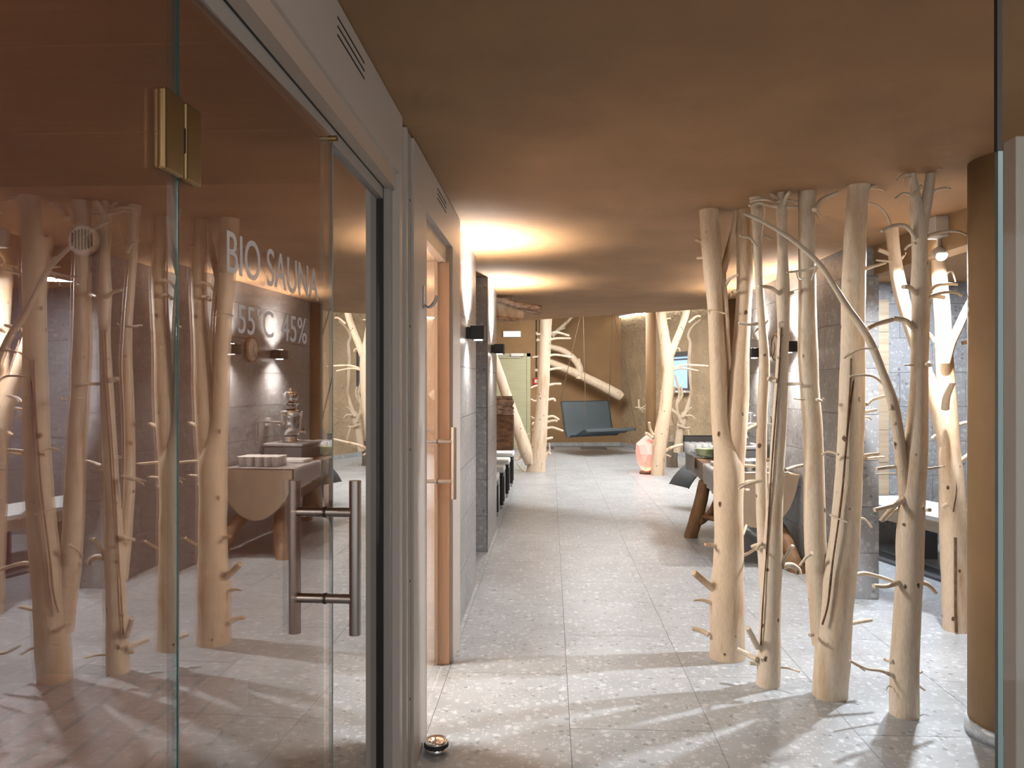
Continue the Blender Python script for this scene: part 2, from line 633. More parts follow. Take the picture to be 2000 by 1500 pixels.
# niche on the right
tiled_wall('wall_niche', (2.28, 7.30), (4.80, 7.30), CEIL, 0.2, off=0.2)
struct(obj('wall_entrance', bx(4.80, 5.0, -2.0, 7.5, 0, CEIL), 'brown'))
struct(obj('wall_niche_side', bx(2.27, 2.285, 5.43, 7.30, 0, CEIL), 'wall_stone'))

# low plaster ceiling, its far edge cut at a slant
ceil_pts = [(-4, -2), (6.9, -2), (6.9, 9.45), (2.43, 9.45), (-0.11, 11.2), (-4, 13.9)]
struct(obj('ceiling', prism(ceil_pts, CEIL, CEIL + 0.35), 'ceiling'))
struct(obj('trim_3', bx(2.25, 2.37, -2.0, 5.40, CEIL - 0.20, CEIL), 'brown'))

# far hall
struct(obj('ceiling_hall', bx(-4, 6.9, 7.9, 19.5, 3.16, 3.3), 'brown'))
struct(obj('wall_hall_front', bx(-4, 6.9, 7.8, 7.9, CEIL + 0.35, 3.3), 'brown'))
struct(obj('wall_hall_left', bx(-1.45, -1.25, 7.86, 17.5, 0, 3.16), 'brown'))
struct(obj('wall_door', prism([(-1.45, 17.5), (-0.27, 17.5), (-0.27, 18.3), (-1.45, 18.3)], 0, 3.16), 'brown'))
struct(obj('wall_back', prism([(-0.27, 18.25), (1.70, 18.45), (1.70, 18.7), (-0.27, 18.5)], 0, 3.16), 'brown'))
WA, WB = Vector((1.70, 18.45, 0)), Vector((4.4, 11.4, 0))
def slab(a, b, t, z0, z1):
    d = (b - a).normalized()
    n = Vector((-d.y, d.x, 0))
    return prism([(a.x, a.y), (b.x, b.y), (b.x + n.x * t, b.y + n.y * t), (a.x + n.x * t, a.y + n.y * t)], z0, z1)
struct(obj('wall_window', slab(WA, WB, 0.2, 0, 3.16), 'relief'))
struct(obj('wall_hall_right', prism([(4.4, 11.4), (4.8, 7.3), (6.9, 7.3), (6.9, 11.4)], 0, 3.16), 'brown'))
struct(obj('baseboard_back', prism([(-0.27, 18.235), (1.69, 18.43), (1.70, 18.45), (-0.27, 18.25)], 0, 0.09), 'floor'))
struct(obj('baseboard_window', slab(WA - Vector((0.02, 0.01, 0)), WB - Vector((0.02, 0.01, 0)), 0.02, 0, 0.09), 'floor'))

# plaster columns
def column(label, c, r, base=False):
    t = thing('column', label, 'column', (c[0], c[1], 0))
    top = CEIL if c[1] < 9.4 else 3.16
    bm = lathe([(r, 0.0), (r, top * 0.5), (r, top)], 40, (c[0], c[1], 0))
    obj('shaft', bm, 'brown', t)
    if base:
        bm = lathe([(r + 0.012, 0.0), (r + 0.012, 0.06), (r + 0.002, 0.062)], 40, (c[0], c[1], 0))
        obj('base_ring', bm, 'floor', t)
    return t
p = W(1988, 900, 3.22)
column('brown plaster column at the right edge beside the glass door', (p.x, p.y), 0.185, True)
column('brown plaster column at the far end of the grey buffet wall', (2.16, 8.72), 0.16, True)
p = W(1271, 900, 13.6)
column('slim brown column in the far hall behind the salt lamp', (p.x, p.y), 0.09)

# ------------------------------------------------------------------ glass fronted cabin on the left
XF = -0.526        # face of the cabin cladding
XG = -0.582        # glass plane
YH = 1.160         # hinge
YD = 1.920         # door edge
YS = 2.575          # end of the side pane
c1 = thing('sauna_cabin', 'beige framed sauna cabin with bronze glass front filling the left side', 'sauna cabin', (XF, 1.2, 0))
obj('fascia', bx(-0.60, XF, -0.9, 2.675, 2.235, CEIL - 0.006), 'panel', c1)
obj('header_rail', bx(-0.60, XF - 0.010, -0.9, 2.60, 2.176, 2.2345), 'rail', c1)
obj('header_seal', bx(XG - 0.012, XG + 0.008, -0.9, 2.575, 2.136, 2.1755), 'greyseal', c1)
obj('gasket', bx(XG - 0.004, XG + 0.012, -0.9, 2.575, 2.174, 2.180), 'gasket', c1)
# vent slots near the top of the fascia
for k in range(3):
    obj('vent_slot', bx(XF - 0.002, XF + 0.0012, 1.95 - 0.10, 2.12, 2.405 - k * 0.022, 2.410 - k * 0.022), 'gasket', c1)
obj('gasket', bx(XG - 0.03, XG + 0.008, 2.577, 2.586, 0.0, 2.176), 'gasket', c1)
obj('post', bx(-0.64, XG + 0.030, 2.586, 2.625, 0, 2.176), 'greyseal', c1)
obj('post', bx(-0.64, XF, 2.625, 2.675, 0, 2.235), 'panel', c1)
obj('fixed_pane', bx(XG - 0.008, XG, -0.9, YH - 0.004, 0.02, 2.136), 'glass', c1)
obj('pane_edge', bx(XG - 0.009, XG + 0.001, YH - 0.0045, YH - 0.0005, 0.02, 2.136), 'edge', c1)
sp = obj('side_pane', bx(XG - 0.010, XG - 0.004, YD + 0.012, YS, 0.02, 2.136), 'sideglass', c1)
obj('pane_edge', bx(XG - 0.011, XG - 0.003, YD + 0.008, YD + 0.012, 0.02, 2.136), 'edge_pale', c1)
# interior
obj('end_wall', bx(-3.2, -0.60, 2.60, 2.66, 0, 2.22), 'sauna_wood', c1)
obj('rear_wall', bx(-3.3, -3.2, -0.9, 2.66, 0, 2.22), 'sauna_wood', c1)
for k, (ya, yb) in enumerate([(-0.9, -0.12), (-0.11, 0.43), (0.44, 0.98), (0.99, 1.515), (1.525, 2.045), (2.055, 2.60)]):
    obj('ceiling_board', bx(-3.2, -0.60, ya, yb, 2.20, 2.225), 'sauna_wood', c1)
obj('roof', bx(-3.3, -0.60, -0.9, 2.66, 2.23, 2.25), 'gasket', c1)
obj('floor_pan', bx(-3.2, -0.60, -0.9, 2.56, 0.001, 0.02), 'sauna_wood', c1)
bn = thing('sauna_bench', 'slatted wooden bench seen through the bronze cabin glass', 'bench', (-1.5, 1.0, 0))
obj('front_board', bx(-1.075, -1.04, -0.9, 2.56, 0.40, 0.485), 'aspen', bn)
for k in range(6):
    x1 = -1.085 - k * 0.115
    obj('slat', bx(x1 - 0.095, x1, -0.9, 2.56, 0.462, 0.488), 'aspen', bn)
for yy in (0.2, 1.3, 2.4):
    obj('leg', bx(-1.70, -1.08, yy, yy + 0.05, 0.02, 0.46), 'sauna_wood', bn)
# round air valve on the end wall
vt = thing('air_valve', 'round white slotted air valve inside the bronze glass cabin', 'vent', (-1.62, 2.565, 2.0))
vb = lathe([(0.055, 0), (0.055, 0.012), (0.045, 0.02)], 28)
vb.transform(Matrix.Translation((-1.62, 2.564, 2.0)) @ Matrix.Rotation(math.pi / 2, 4, 'X'))
obj('disc', vb, 'white', vt)
for k in range(7):
    x = -1.62 - 0.035 + k * 0.0115
    hh = 0.036 * math.sqrt(max(0.05, 1 - ((x + 1.62) / 0.046) ** 2))
    obj('slot', bx(x, x + 0.005, 2.540, 2.5445, 2.0 - hh, 2.0 + hh), 'gasket', vt)
lamp('cabin_lamp', 'POINT', (-1.5, 0.7, 1.75), 7.5, (1, 0.74, 0.58), 0.10)
lamp('cabin_colour_lamp', 'POINT', (-2.9, 1.7, 1.5), 7, (0.55, 0.25, 1.0), 0.10)

# ---- its glass door
dr = thing('glass_door', 'frameless glass door lettered BIO SAUNA with tubular pull handle', 'door', (XG, YH, 0))
obj('pane', bx(XG - 0.008, XG, YH, YD, 0.02, 2.136), 'glass', dr)
obj('pane_edge', bx(XG - 0.009, XG + 0.001, YD, YD + 0.004, 0.02, 2.136), 'edge_pale', dr)
# hinge
zc = 1.882
hg = obj('hinge', rbox(XG, XG + 0.012, YH - 0.060, YH - 0.004, zc - 0.062, zc + 0.062, 0.004), 'bronze', dr)
obj('hinge_leaf', rbox(XG, XG + 0.012, YH + 0.003, YH + 0.052, zc - 0.062, zc + 0.062, 0.004), 'bronze', hg)
obj('knuckle', rbox(XG, XG + 0.010, YH - 0.006, YH + 0.012, zc - 0.02, zc + 0.02, 0.002), 'gasket', hg)
# handle: one bar each side, joined through the glass
YB = 1.862
def handle(parent, xg, yb, z0, z1, zr, r, off, mat):
    for side, nm in ((1, 'handle_bar'), (-1, 'inner_handle_bar')):
        x = xg + side * off - (0.004 if side < 0 else 0)
        bm = bmesh.new()
        rod(bm, (x, yb, z0), (x, yb, z1), r, 24)
        hb = obj(nm, bm, mat, parent)
        for z in zr:
            bm = bmesh.new()
            rod(bm, (xg, yb, z), (x, yb, z), r * 0.78, 18)
            obj('standoff', bm, mat, hb)
            if side > 0:
                bm = bmesh.new()
                rod(bm, (xg, yb, z), (xg + 0.004, yb, z), r * 0.9, 18)
                obj('washer', bm, 'rubber', hb)
handle(dr, XG, YB, 0.878, 1.260, (0.966, 1.181), 0.0150, 0.077, 'steel')
bm = bmesh.new()
rod(bm, (XG, YD - 0.03, 2.120), (XG + 0.022, YD - 0.03, 2.120), 0.008)
obj('stop_knob', bm, 'bronze', dr)
def lettering(txt, parent, x, y0, y1, z0, z1, mat='frost'):
    cu = bpy.data.curves.new('txt', 'FONT')
    cu.body = txt
    to = bpy.data.objects.new('txt', cu)
    COL.objects.link(to)
    dg = bpy.context.evaluated_depsgraph_get()
    me = bpy.data.meshes.new_from_object(to.evaluated_get(dg))
    bpy.data.objects.remove(to)
    bm = bmesh.new()
    bm.from_mesh(me)
    xs = [v.co.x for v in bm.verts]
    ys = [v.co.y for v in bm.verts]
    a, b, c, d = min(xs), max(xs), min(ys), max(ys)
    for v in bm.verts:
        v.co = Vector((x, y0 + (v.co.x - a) / (b - a) * (y1 - y0), z0 + (v.co.y - c) / (d - c) * (z1 - z0)))
    r = bmesh.ops.extrude_face_region(bm, geom=bm.faces[:])
    for e in r['geom']:
        if isinstance(e, bmesh.types.BMVert):
            e.co.x += 0.0006
    bmesh.ops.recalc_face_normals(bm, faces=bm.faces[:])
    o = obj('lettering', bm, mat, parent)
    o['label'] = 'frosted white lettering ' + txt
    return o
lettering('BIO SAUNA', dr, XG + 0.0004, 1.325, 1.81, 1.700, 1.776)
lettering('55\u00b0C', dr, XG + 0.0004, 1.370, 1.535, 1.594, 1.651)
lettering('45%', dr, XG + 0.0004, 1.58, 1.73, 1.592, 1.651)
dr.rotation_euler.z = -0.030

# filler strips between the two cabins
struct(obj('trim_4', bx(-0.62, -0.545, 2.677, 2.893, 0, CEIL - 0.006), 'greyseal'))
struct(obj('trim_5', bx(-0.545, -0.531, 2.775, 2.805, 0, CEIL - 0.006), 'panel'))
struct(obj('trim_6', bx(-0.545, -0.533, 2.69, 2.70, 0, CEIL - 0.006), 'panel'))
tr = struct(obj('trim_7', bx(-0.545, -0.535, 2.835, 2.892, 0, CEIL - 0.006), 'greyseal'))
for z in (0.30, 0.75, 1.25, 1.72, 2.2):
    bm = bmesh.new()
    rod(bm, (-0.536, 2.863, z), (-0.5335, 2.863, z), 0.005, 10)
    obj('screw', bm, 'gasket', tr)

# ------------------------------------------------------------------ second, bright cabin
c2 = thing('bright_sauna_cabin', 'pale panelled sauna cabin with a lit doorway beside the grey tiles', 'sauna cabin', (-0.525, 3.6, 0))
Y0, Y1, Y2, Y3 = 2.894, 3.20, 4.06, 4.395
obj('panel', bx(-0.60, -0.525, Y0, Y1, 0, 2.236), 'panel', c2)
obj('panel', bx(-0.60, -0.525, Y2, Y3, 0, 2.236), 'panel', c2)
obj('fascia', bx(-0.60, -0.525, Y0, Y3, 2.2365, CEIL - 0.008), 'panel', c2)
for k in range(3):
    obj('vent_slot', bx(-0.527, -0.5238, 3.50, 3.80, 2.405 - k * 0.022, 2.411 - k * 0.022), 'gasket', c2)
obj('jamb', bx(-0.70, -0.60, Y2 - 0.06, Y2 + 0.06, 0, 2.20), 'reveal', c2)
obj('jamb', bx(-0.60, -0.540, Y2 - 0.03, Y2, 0.0, 2.236), 'reveal', c2)
obj('jamb', bx(-0.70, -0.60, Y1 - 0.05, Y1 + 0.02, 0, 2.20), 'reveal', c2)
obj('head', bx(-0.70, -0.555, Y1, Y2, 2.15, 2.236), 'rail', c2)
obj('gasket', bx(-0.60, -0.59, Y2 - 0.036, Y2 - 0.031, 0.02, 2.15), 'gasket', c2)
obj('rear_wall', bx(-2.6, -2.5, 2.75, 4.38, 0, 2.22), 'aspen', c2)
obj('end_wall', bx(-2.5, -0.70, 4.30, 4.39, 0, 2.22), 'aspen', c2)
obj('near_wall', bx(-2.5, -0.70, 2.75, 2.84, 0, 2.22), 'aspen', c2)
obj('roof', bx(-2.6, -0.60, 2.75, 4.39, 2.222, 2.24), 'aspen', c2)
d2 = thing('glass_door', 'clear glass door of the brightly lit cabin with slim pull handle', 'door', (-0.575, Y1, 0))
obj('pane', bx(-0.583, -0.575, Y1 + 0.01, Y2 - 0.035, 0.015, 2.148), 'clear', d2)
handle(d2, -0.575, 3.83, 0.915, 1.28, (1.005, 1.208), 0.0135, 0.085, 'steel')
# coat hook
hk = thing('coat_hook', 'small steel double coat hook on the pale cabin panel', 'hook', (-0.525, 3.12, 1.84))
obj('plate', rbox(-0.525, -0.520, 3.105, 3.130, 1.815, 1.905, 0.002), 'steel', hk)
for dy in (-0.008, 0.010):
    bm = bmesh.new()
    tube(bm, catmull([(-0.522, 3.117 + dy, 1.825, 0.005), (-0.500, 3.117 + dy, 1.818, 0.005), (-0.478, 3.117 + dy * 1.6, 1.84, 0.005), (-0.470, 3.117 + dy * 2, 1.865, 0.0045)], 4), 8)
    obj('prong', bm, 'steel', hk)
lamp('cabin_lamp', 'AREA', (-1.75, 3.62, 2.12), 85, (1, 0.95, 0.92), 0.4, (-0.4, 3.62, 0.2))
lamp('cabin_lamp', 'POINT', (-1.5, 3.75, 1.5), 18, (1, 0.80, 0.66), 0.1)

# chrome door stop
p = on_z(852, 1466)
ds = thing('door_stop', 'round chrome door stop on the floor by the cabin panel', 'door stop', (p.x, p.y, 0))
obj('body', lathe([(0.044, 0), (0.047, 0.004), (0.047, 0.018), (0.043, 0.020)], 32, (p.x, p.y, 0)), 'chrome', ds)
obj('rubber_ring', lathe([(0.046, 0.018), (0.051, 0.022), (0.051, 0.029), (0.046, 0.033)], 32, (p.x, p.y, 0)), 'rubber', ds)
obj('cap', lathe([(0.046, 0.031), (0.047, 0.040), (0.043, 0.046), (0.030, 0.040), (0.002, 0.038)], 32, (p.x, p.y, 0)), 'chrome', ds)

# ------------------------------------------------------------------ wall sconces (up and down light)
def sconce(label, p, nx, e=14):
    """p: point on the wall, nx: +1 if the lamp sticks out to +X."""
    t = thing('wall_sconce', label, 'wall lamp', p)
    x0, x1 = sorted((p[0], p[0] + nx * 0.035))
    obj('wall_plate', bx(x0, x1, p[1] - 0.05, p[1] + 0.05, p[2] - 0.038, p[2] + 0.038), 'black', t)
    x0, x1 = sorted((p[0] + nx * 0.035, p[0] + nx * 0.125))
    obj('housing', rbox(x0, x1, p[1] - 0.10, p[1] + 0.10, p[2] - 0.045, p[2] + 0.045, 0.003), 'black', t)
    xc = p[0] + nx * 0.078
    for s in (1, -1):
        bm = lathe([(0.028, 0), (0.028, 0.004)], 18, (xc, p[1], p[2] + s * 0.0465 - 0.002))
        obj('lens', bm, 'lens', t)
        l = lamp('sconce_beam', 'SPOT', (xc, p[1], p[2] + s * 0.056), e * (1.0 if s > 0 else (0.15 if nx > 0 else 0.9)), (1, 0.95, 0.89), 0.025,
                 (xc - nx * 0.06, p[1], p[2] + s * 1.0), math.radians(140), 1.0)
    return t
sconce('black wall lamp on the nearer tiled pier at left', (XL, 5.05, 1.84), 1, 230)
sconce('black wall lamp on the farther tiled pier at left', (XL, 7.15, 1.83), 1, 230)
sconce('black wall lamp beyond the clock on the buffet wall', (2.055, 7.47, 1.80), -1, 110)
sconce('black wall lamp nearer than the clock on the buffet wall', (2.067, 6.45, 1.81), -1, 110)

# clock on the buffet wall
ck = thing('wall_clock', 'round wall clock between the two lamps on grey tiles', 'clock', (2.06, 6.98, 1.83))
def disc_x(prof, c):
    bm = lathe(prof, 32)
    bm.transform(Matrix.Translation(c) @ Matrix.Rotation(-math.pi / 2, 4, 'Y'))
    return bm
obj('rim', disc_x([(0.125, 0), (0.125, 0.028), (0.112, 0.034), (0.110, 0.022)], (2.06, 6.98, 1.83)), 'bronze', ck)
obj('dial', disc_x([(0.108, 0), (0.108, 0.0245)], (2.06, 6.98, 1.83)), 'white', ck)
for a, l in ((0.6, 0.06), (2.5, 0.09)):
    bm = bmesh.new()
    rod(bm, (2.034, 6.98, 1.83), (2.034, 6.98 + l * math.sin(a), 1.83 + l * math.cos(a)), 0.003, 6)
    obj('hand', bm, 'black', ck)
# socket and tap on the buffet wall
sk = thing('wall_socket', 'small white socket plate above the buffet', 'socket', (2.05, 7.35, 1.12))
obj('plate', rbox(2.036, 2.056, 7.30, 7.38, 1.08, 1.16, 0.003), 'white', sk)
obj('insert', bx(2.033, 2.037, 7.32, 7.36, 1.10, 1.14), 'cushion', sk)

# ------------------------------------------------------------------ bare trees, floor to ceiling
TREES = []
def tree(label, name, d, trunks, twigs, mat='wood', twigmat=None, floor=True, top=True, seed=0.0, cat='tree', group='bare debarked trees'):
    b = trunks[0][0]
    pb = W(b[0], b[1], d)
    t = thing(name, label, cat, (pb.x, pb.y, 0), group)
    for i, P in enumerate(trunks):
        P = [list(q) for q in P]
        pts = []
        for q in P:
            dd = d + (q[3] if len(q) > 3 else 0)
            w = W(q[0], q[1], dd)
            pts.append([w.x, w.y, w.z, q[2] / 2 / F * dd])
        if i == 0 and floor:
            pts[0][2] = 0.0
        if top and (i == 0 or P[-1][1] < 470):
            if abs(pts[-1][2] - CEIL) < 0.12:
                pts[-1][2] = CEIL
        bm = bmesh.new()
        tube(bm, catmull([tuple(q) for q in pts], 7), 24, 0.07, seed + i * 3.1, True)
        obj('trunk' if i == 0 else 'stem', bm, mat, t)
    rnd = random.Random(int(seed * 10) + 5)
    for tw in twigs:
        *P, w0, w1 = tw
        dz = rnd.uniform(-0.10, 0.06)
        n = len(P)
        pts = []
        for k, q in enumerate(P):
            ex = q[2] if len(q) > 2 else 0.0
            dd = d + ex - (0.02 if k == 0 else 0) + dz * (k / (n - 1))
            w = W(q[0], q[1], dd)
            pts.append((w.x, w.y, w.z, (w0 + (w1 - w0) * k / (n - 1)) / 2 / F * d))
        bm = bmesh.new()
        tube(bm, catmull(pts, 5), 8, 0.06, seed)
        obj('twig', bm, twigmat or mat, t)
    TREES.append(t)
    return t

A_tr = [[(1420, 1290, 68), (1420, 1240, 66), (1420, 1160, 66), (1423, 1090, 57), (1423, 1000, 56), (1424, 920, 58), (1419, 880, 50), (1407, 830, 34), (1404, 760, 32), (1401, 680, 33), (1398, 600, 32), (1392, 520, 37), (1388, 470, 38), (1385, 416, 37)],
        [(1430, 960, 40), (1432, 900, 44), (1437, 850, 42), (1441, 790, 42), (1444, 730, 38), (1449, 650, 31), (1454, 560, 30), (1453, 480, 30), (1451, 398, 27)],
        [(1428, 745, 6, .03), (1423, 690, 8, -.02), (1419, 610, 9, -.03), (1414, 555, 10, -.02), (1413, 530, 9)],
        [(1413, 532, 12), (1420, 500, 13), (1431, 455, 11), (1438, 432, 9)]]
A_tw = [((1413, 545), (1405, 510), (1385, 482), (1358, 467), 9, 6), ((1416, 560), (1425, 545), (1441, 537), 7, 5), ((1417, 562), (1408, 545), (1404, 537), 6, 5),
        ((1376, 610), (1386, 606), (1400, 608), (1415, 612), 3, 3), ((1378, 503), (1362, 504), 6, 5), ((1426, 578), (1432, 570), (1441, 568), 8, 7),
        ((1448, 844), (1462, 836), (1477, 830), 8, 6), ((1444, 900), (1450, 908), (1475, 911), (1500, 913), 8, 5), ((1442, 948), (1460, 940), (1478, 939), 6, 4),
        ((1442, 962), (1452, 958), (1462, 957), 7, 6), ((1394, 1150), (1380, 1140), (1355, 1118), 14, 12), ((1388, 1178), (1372, 1172), (1354, 1173), 8, 4),
        ((1384, 1240), (1370, 1232), (1352, 1228), 10, 8), ((1398, 1066), (1385, 1064), (1377, 1063), 8, 6), ((1440, 1252), (1445, 1255), (1447, 1257), 9, 8),
        ((1452, 1085), (1466, 1078), (1478, 1069), 6, 5), ((1450, 1045), (1455, 1032), (1457, 1026), 7, 6), ((1444, 672), (1455, 672), (1459, 670), 5, 3),
        ((1440, 500), (1448, 508), (1452, 512), 5, 3), ((1455, 480), (1462, 468), (1470, 465), 5, 3)]
tree('forked pale tree trunk leftmost of the front row, rising behind the floor bright spot', 'bare_tree', 4.16, A_tr, A_tw, 'wood2', seed=1.0)

B_tr = [[(1500, 1343, 46), (1503, 1250, 43), (1506, 1150, 40), (1510, 1050, 36), (1515, 950, 30), (1521, 850, 28), (1526, 745, 25), (1530, 650, 22), (1529, 572, 26), (1529, 510, 20), (1527, 450, 18), (1527, 405, 22), (1526, 374, 15)],
        [(1498, 1150, 30, .02), (1493, 1080, 26, .05), (1488, 1000, 21, .08), (1487, 900, 21, .10), (1489, 800, 20, .10), (1493, 710, 20, .1), (1489, 640, 17, .08), (1484, 570, 16, .08), (1480, 490, 15, .1), (1478, 430, 19, .1), (1476, 395, 24, .1)]]
B_tw = [((1520, 404), (1500, 400), (1480, 396), (1463, 402), 9, 5), ((1518, 396), (1500, 390), (1482, 390), (1465, 393), 7, 4), ((1522, 395), (1512, 383), (1502, 374), 8, 6),
        ((1530, 400), (1535, 385), (1542, 375), 10, 7), ((1534, 404), (1560, 404), (1590, 410), (1605, 425), 7, 3), ((1532, 392), (1545, 392), (1558, 394), 6, 4),
        ((1522, 574), (1505, 562), (1481, 559), 8, 6), ((1540, 574), (1552, 570), (1562, 566), 8, 6), ((1480, 642), (1474, 650), (1470, 660), 5, 4), ((1480, 632), (1465, 634), (1443, 631), 7, 4), ((1493, 634), (1498, 628), (1499, 626), 4, 3),
        ((1518, 744), (1508, 742), (1500, 739), 10, 8), ((1536, 750), (1552, 750), (1566, 749), 7, 5), ((1517, 905), (1510, 898), (1496, 899), 8, 7), ((1534, 918), (1552, 912), (1572, 908), 8, 6),
        ((1488, 938), (1460, 946), (1443, 955), 7, 4), ((1486, 940), (1470, 940), (1442, 948), 5, 3), ((1525, 930), (1537, 924), (1542, 928), 5, 3),
        ((1488, 1062), (1476, 1065), (1468, 1068), 9, 7), ((1488, 1060), (1480, 1070), (1478, 1074), 6, 5), ((1528, 1100), (1540, 1080), (1549, 1066), 9, 8), ((1528, 1106), (1545, 1104), (1558, 1112), (1561, 1122), 12, 10),
        ((1480, 1265), (1470, 1245), (1460, 1226), 12, 10), ((1478, 1288), (1460, 1278), (1440, 1268), 11, 9), ((1490, 1296), (1475, 1296), (1464, 1295), 9, 8), ((1522, 1303), (1540, 1305), (1562, 1312), 5, 4),
        ((1508, 1312), (1514, 1322), (1518, 1333), 6, 4), ((1482, 470), (1492, 462), (1508, 468), 4, 3), ((1478, 482), (1465, 465), (1444, 460), 6, 4), ((1486, 474), (1491, 440), (1494, 405), 3, 2)]
tree('slender twin-stemmed pale tree with a crown of cut twigs, between its thicker neighbours', 'bare_tree', 3.78, B_tr, B_tw, seed=2.0)

C_tr = [[(1622, 1366, 66), (1627, 1260, 68), (1636, 1160, 62), (1648, 1060, 56), (1656, 950, 51), (1661, 850, 49), (1664, 760, 47), (1666, 640, 44), (1668, 540, 44), (1671, 450, 40), (1676, 385, 38), (1677, 342, 43)],
        [(1608, 1260, 44, .02), (1599, 1150, 44, .05), (1592, 1050, 42, .08), (1590, 950, 40, .1), (1587, 850, 38, .12), (1582, 770, 36, .12), (1578, 700, 38, .12), (1577, 600, 34, .12), (1576, 500, 32, .12), (1576, 420, 32, .12), (1577, 366, 34, .12)]]
C_tw = [((1690, 525), (1700, 522), (1730, 513), 8, 5), ((1688, 645), (1700, 637), (1735, 628), 9, 7), ((1692, 790), (1705, 780), (1728, 774), 8, 6), ((1682, 804), (1695, 803), (1712, 800), 8, 6),
        ((1688, 890), (1704, 888), (1718, 887), 8, 7), ((1690, 896), (1708, 894), (1726, 893), 7, 6), ((1688, 815), (1696, 815), (1703, 821), 4, 3), ((1678, 1012), (1690, 1015), (1702, 1030), 5, 4),
        ((1664, 1125), (1690, 1120), (1735, 1132), (1745, 1138), 9, 6), ((1660, 1218), (1680, 1214), (1702, 1211), 9, 8), ((1654, 1288), (1672, 1298), (1690, 1310), 5, 4), ((1640, 1046), (1636, 1052), (1633, 1060), 8, 7),
        ((1690, 370), (1705, 358), (1720, 357), 6, 5), ((1688, 375), (1705, 364), (1722, 356), 8, 7), ((1690, 368), (1715, 368), (1728, 372), 5, 3), ((1668, 365), (1660, 355), (1650, 348), 7, 5),
        ((1590, 410), (1605, 390), (1636, 376), 10, 6), ((1570, 545), (1560, 545), (1555, 530), 4, 3), ((1595, 780), (1605, 783), (1610, 778), 6, 5), ((1572, 780), (1560, 780), (1550, 778), 3, 2),
        ((1606, 888), (1618, 882), (1638, 888), 5, 4), ((1586, 1080), (1575, 1088), (1562, 1105), 8, 5), ((1622, 1005), (1630, 1010), (1655, 1020), 5, 3), ((1688, 662), (1665, 684), (1648, 700), 4, 3),
        ((1650, 1120), (1640, 1180), (1618, 1230), 5, 3), ((1588, 1240), (1583, 1241), (1581, 1240), 7, 6)]
tree('thickest pale double trunk with a long dark crack, second tree from the column', 'bare_tree', 3.65, C_tr, C_tw, seed=3.0)

D_tr = [[(1766, 1408, 54), (1766, 1310, 53), (1771, 1220, 50), (1776, 1130, 49), (1778, 1050, 49), (1784, 950, 46), (1790, 870, 43), (1794, 780, 35), (1796, 700, 31), (1798, 600, 32), (1798, 560, 36), (1796, 500, 28), (1794, 440, 28), (1789, 395, 22), (1784, 355, 14), (1782, 312, 14)],
        [(1796, 470, 24), (1803, 430, 22), (1811, 385, 20), (1818, 312, 17)],
        [(1778, 1010, 34), (1768, 950, 26), (1760, 895, 22), (1752, 830, 21), (1742, 780, 20), (1725, 730, 16), (1702, 672, 15), (1680, 635, 14), (1655, 600, 13), (1630, 560, 11, -.02), (1600, 515, 10, -.04), (1560, 478, 9, -.06), (1520, 450, 8, -.08), (1480, 428, 7, -.1), (1455, 418, 6, -.1)]]
D_tw = [((1784, 384), (1765, 377), (1748, 388), 5, 3), ((1786, 378), (1795, 368), (1800, 362), 8, 6), ((1778, 340), (1762, 342), (1750, 354), 5, 3), ((1780, 345), (1770, 350), (1765, 353), 4, 3), ((1824, 374), (1838, 369), (1856, 368), 6, 4),
        ((1820, 330), (1828, 330), (1837, 330), 4, 3), ((1788, 465), (1770, 442), (1745, 441), (1722, 452), 9, 5), ((1742, 448), (1732, 420), (1715, 402), (1698, 395), 5, 2), ((1812, 460), (1845, 452), (1875, 453), (1900, 465), 6, 4),
        ((1788, 475), (1775, 480), (1767, 488), 6, 4), ((1790, 575), (1778, 562), (1764, 560), 10, 9), ((1808, 580), (1825, 560), (1850, 555), (1870, 556), 8, 5), ((1808, 582), (1840, 572), (1865, 571), (1878, 578), 7, 4), ((1808, 580), (1825, 578), (1844, 581), 10, 9),
        ((1788, 645), (1770, 627), (1745, 622), 12, 10), ((1744, 624), (1715, 632), (1695, 642), 9, 7), ((1740, 800), (1735, 765), (1705, 735), (1660, 735), 7, 4), ((1712, 682), (1680, 682), (1648, 700), 4, 3),
        ((1803, 716), (1812, 710), (1815, 713), 10, 9), ((1784, 714), (1775, 713), (1765, 713), 4, 3), ((1764, 918), (1748, 912), (1712, 916), 8, 7), ((1762, 924), (1745, 925), (1710, 926), 3, 3), ((1806, 916), (1825, 914), (1844, 911), 5, 4),
        ((1766, 975), (1750, 985), (1708, 996), 10, 8), ((1768, 972), (1745, 990), (1720, 1018), 11, 9), ((1770, 992), (1745, 1000), (1728, 1016), 6, 4), ((1795, 992), (1806, 994), (1816, 996), 9, 8),
        ((1756, 1138), (1730, 1145), (1706, 1144), 10, 8), ((1790, 1135), (1812, 1142), (1828, 1158), 10, 8), ((1744, 1320), (1720, 1310), (1692, 1306), (1660, 1290), 8, 4), ((1742, 1342), (1735, 1340), (1731, 1348), 3, 2), ((1786, 1332), (1795, 1340), (1806, 1348), 6, 4), ((1744, 1292), (1733, 1290), (1726, 1286), 7, 6),
        ((1790, 1315), (1798, 1313), (1801, 1311), 5, 5), ((1748, 830), (1752, 800), (1755, 780), 6, 4), ((1600, 520), (1570, 528), (1536, 532), 6, 4), ((1598, 518), (1590, 535), (1585, 548), 5, 3)]
tree('pale tree nearest the column with twin top and one long bowed branch', 'bare_tree', 3.44, D_tr, D_tw, seed=4.0)

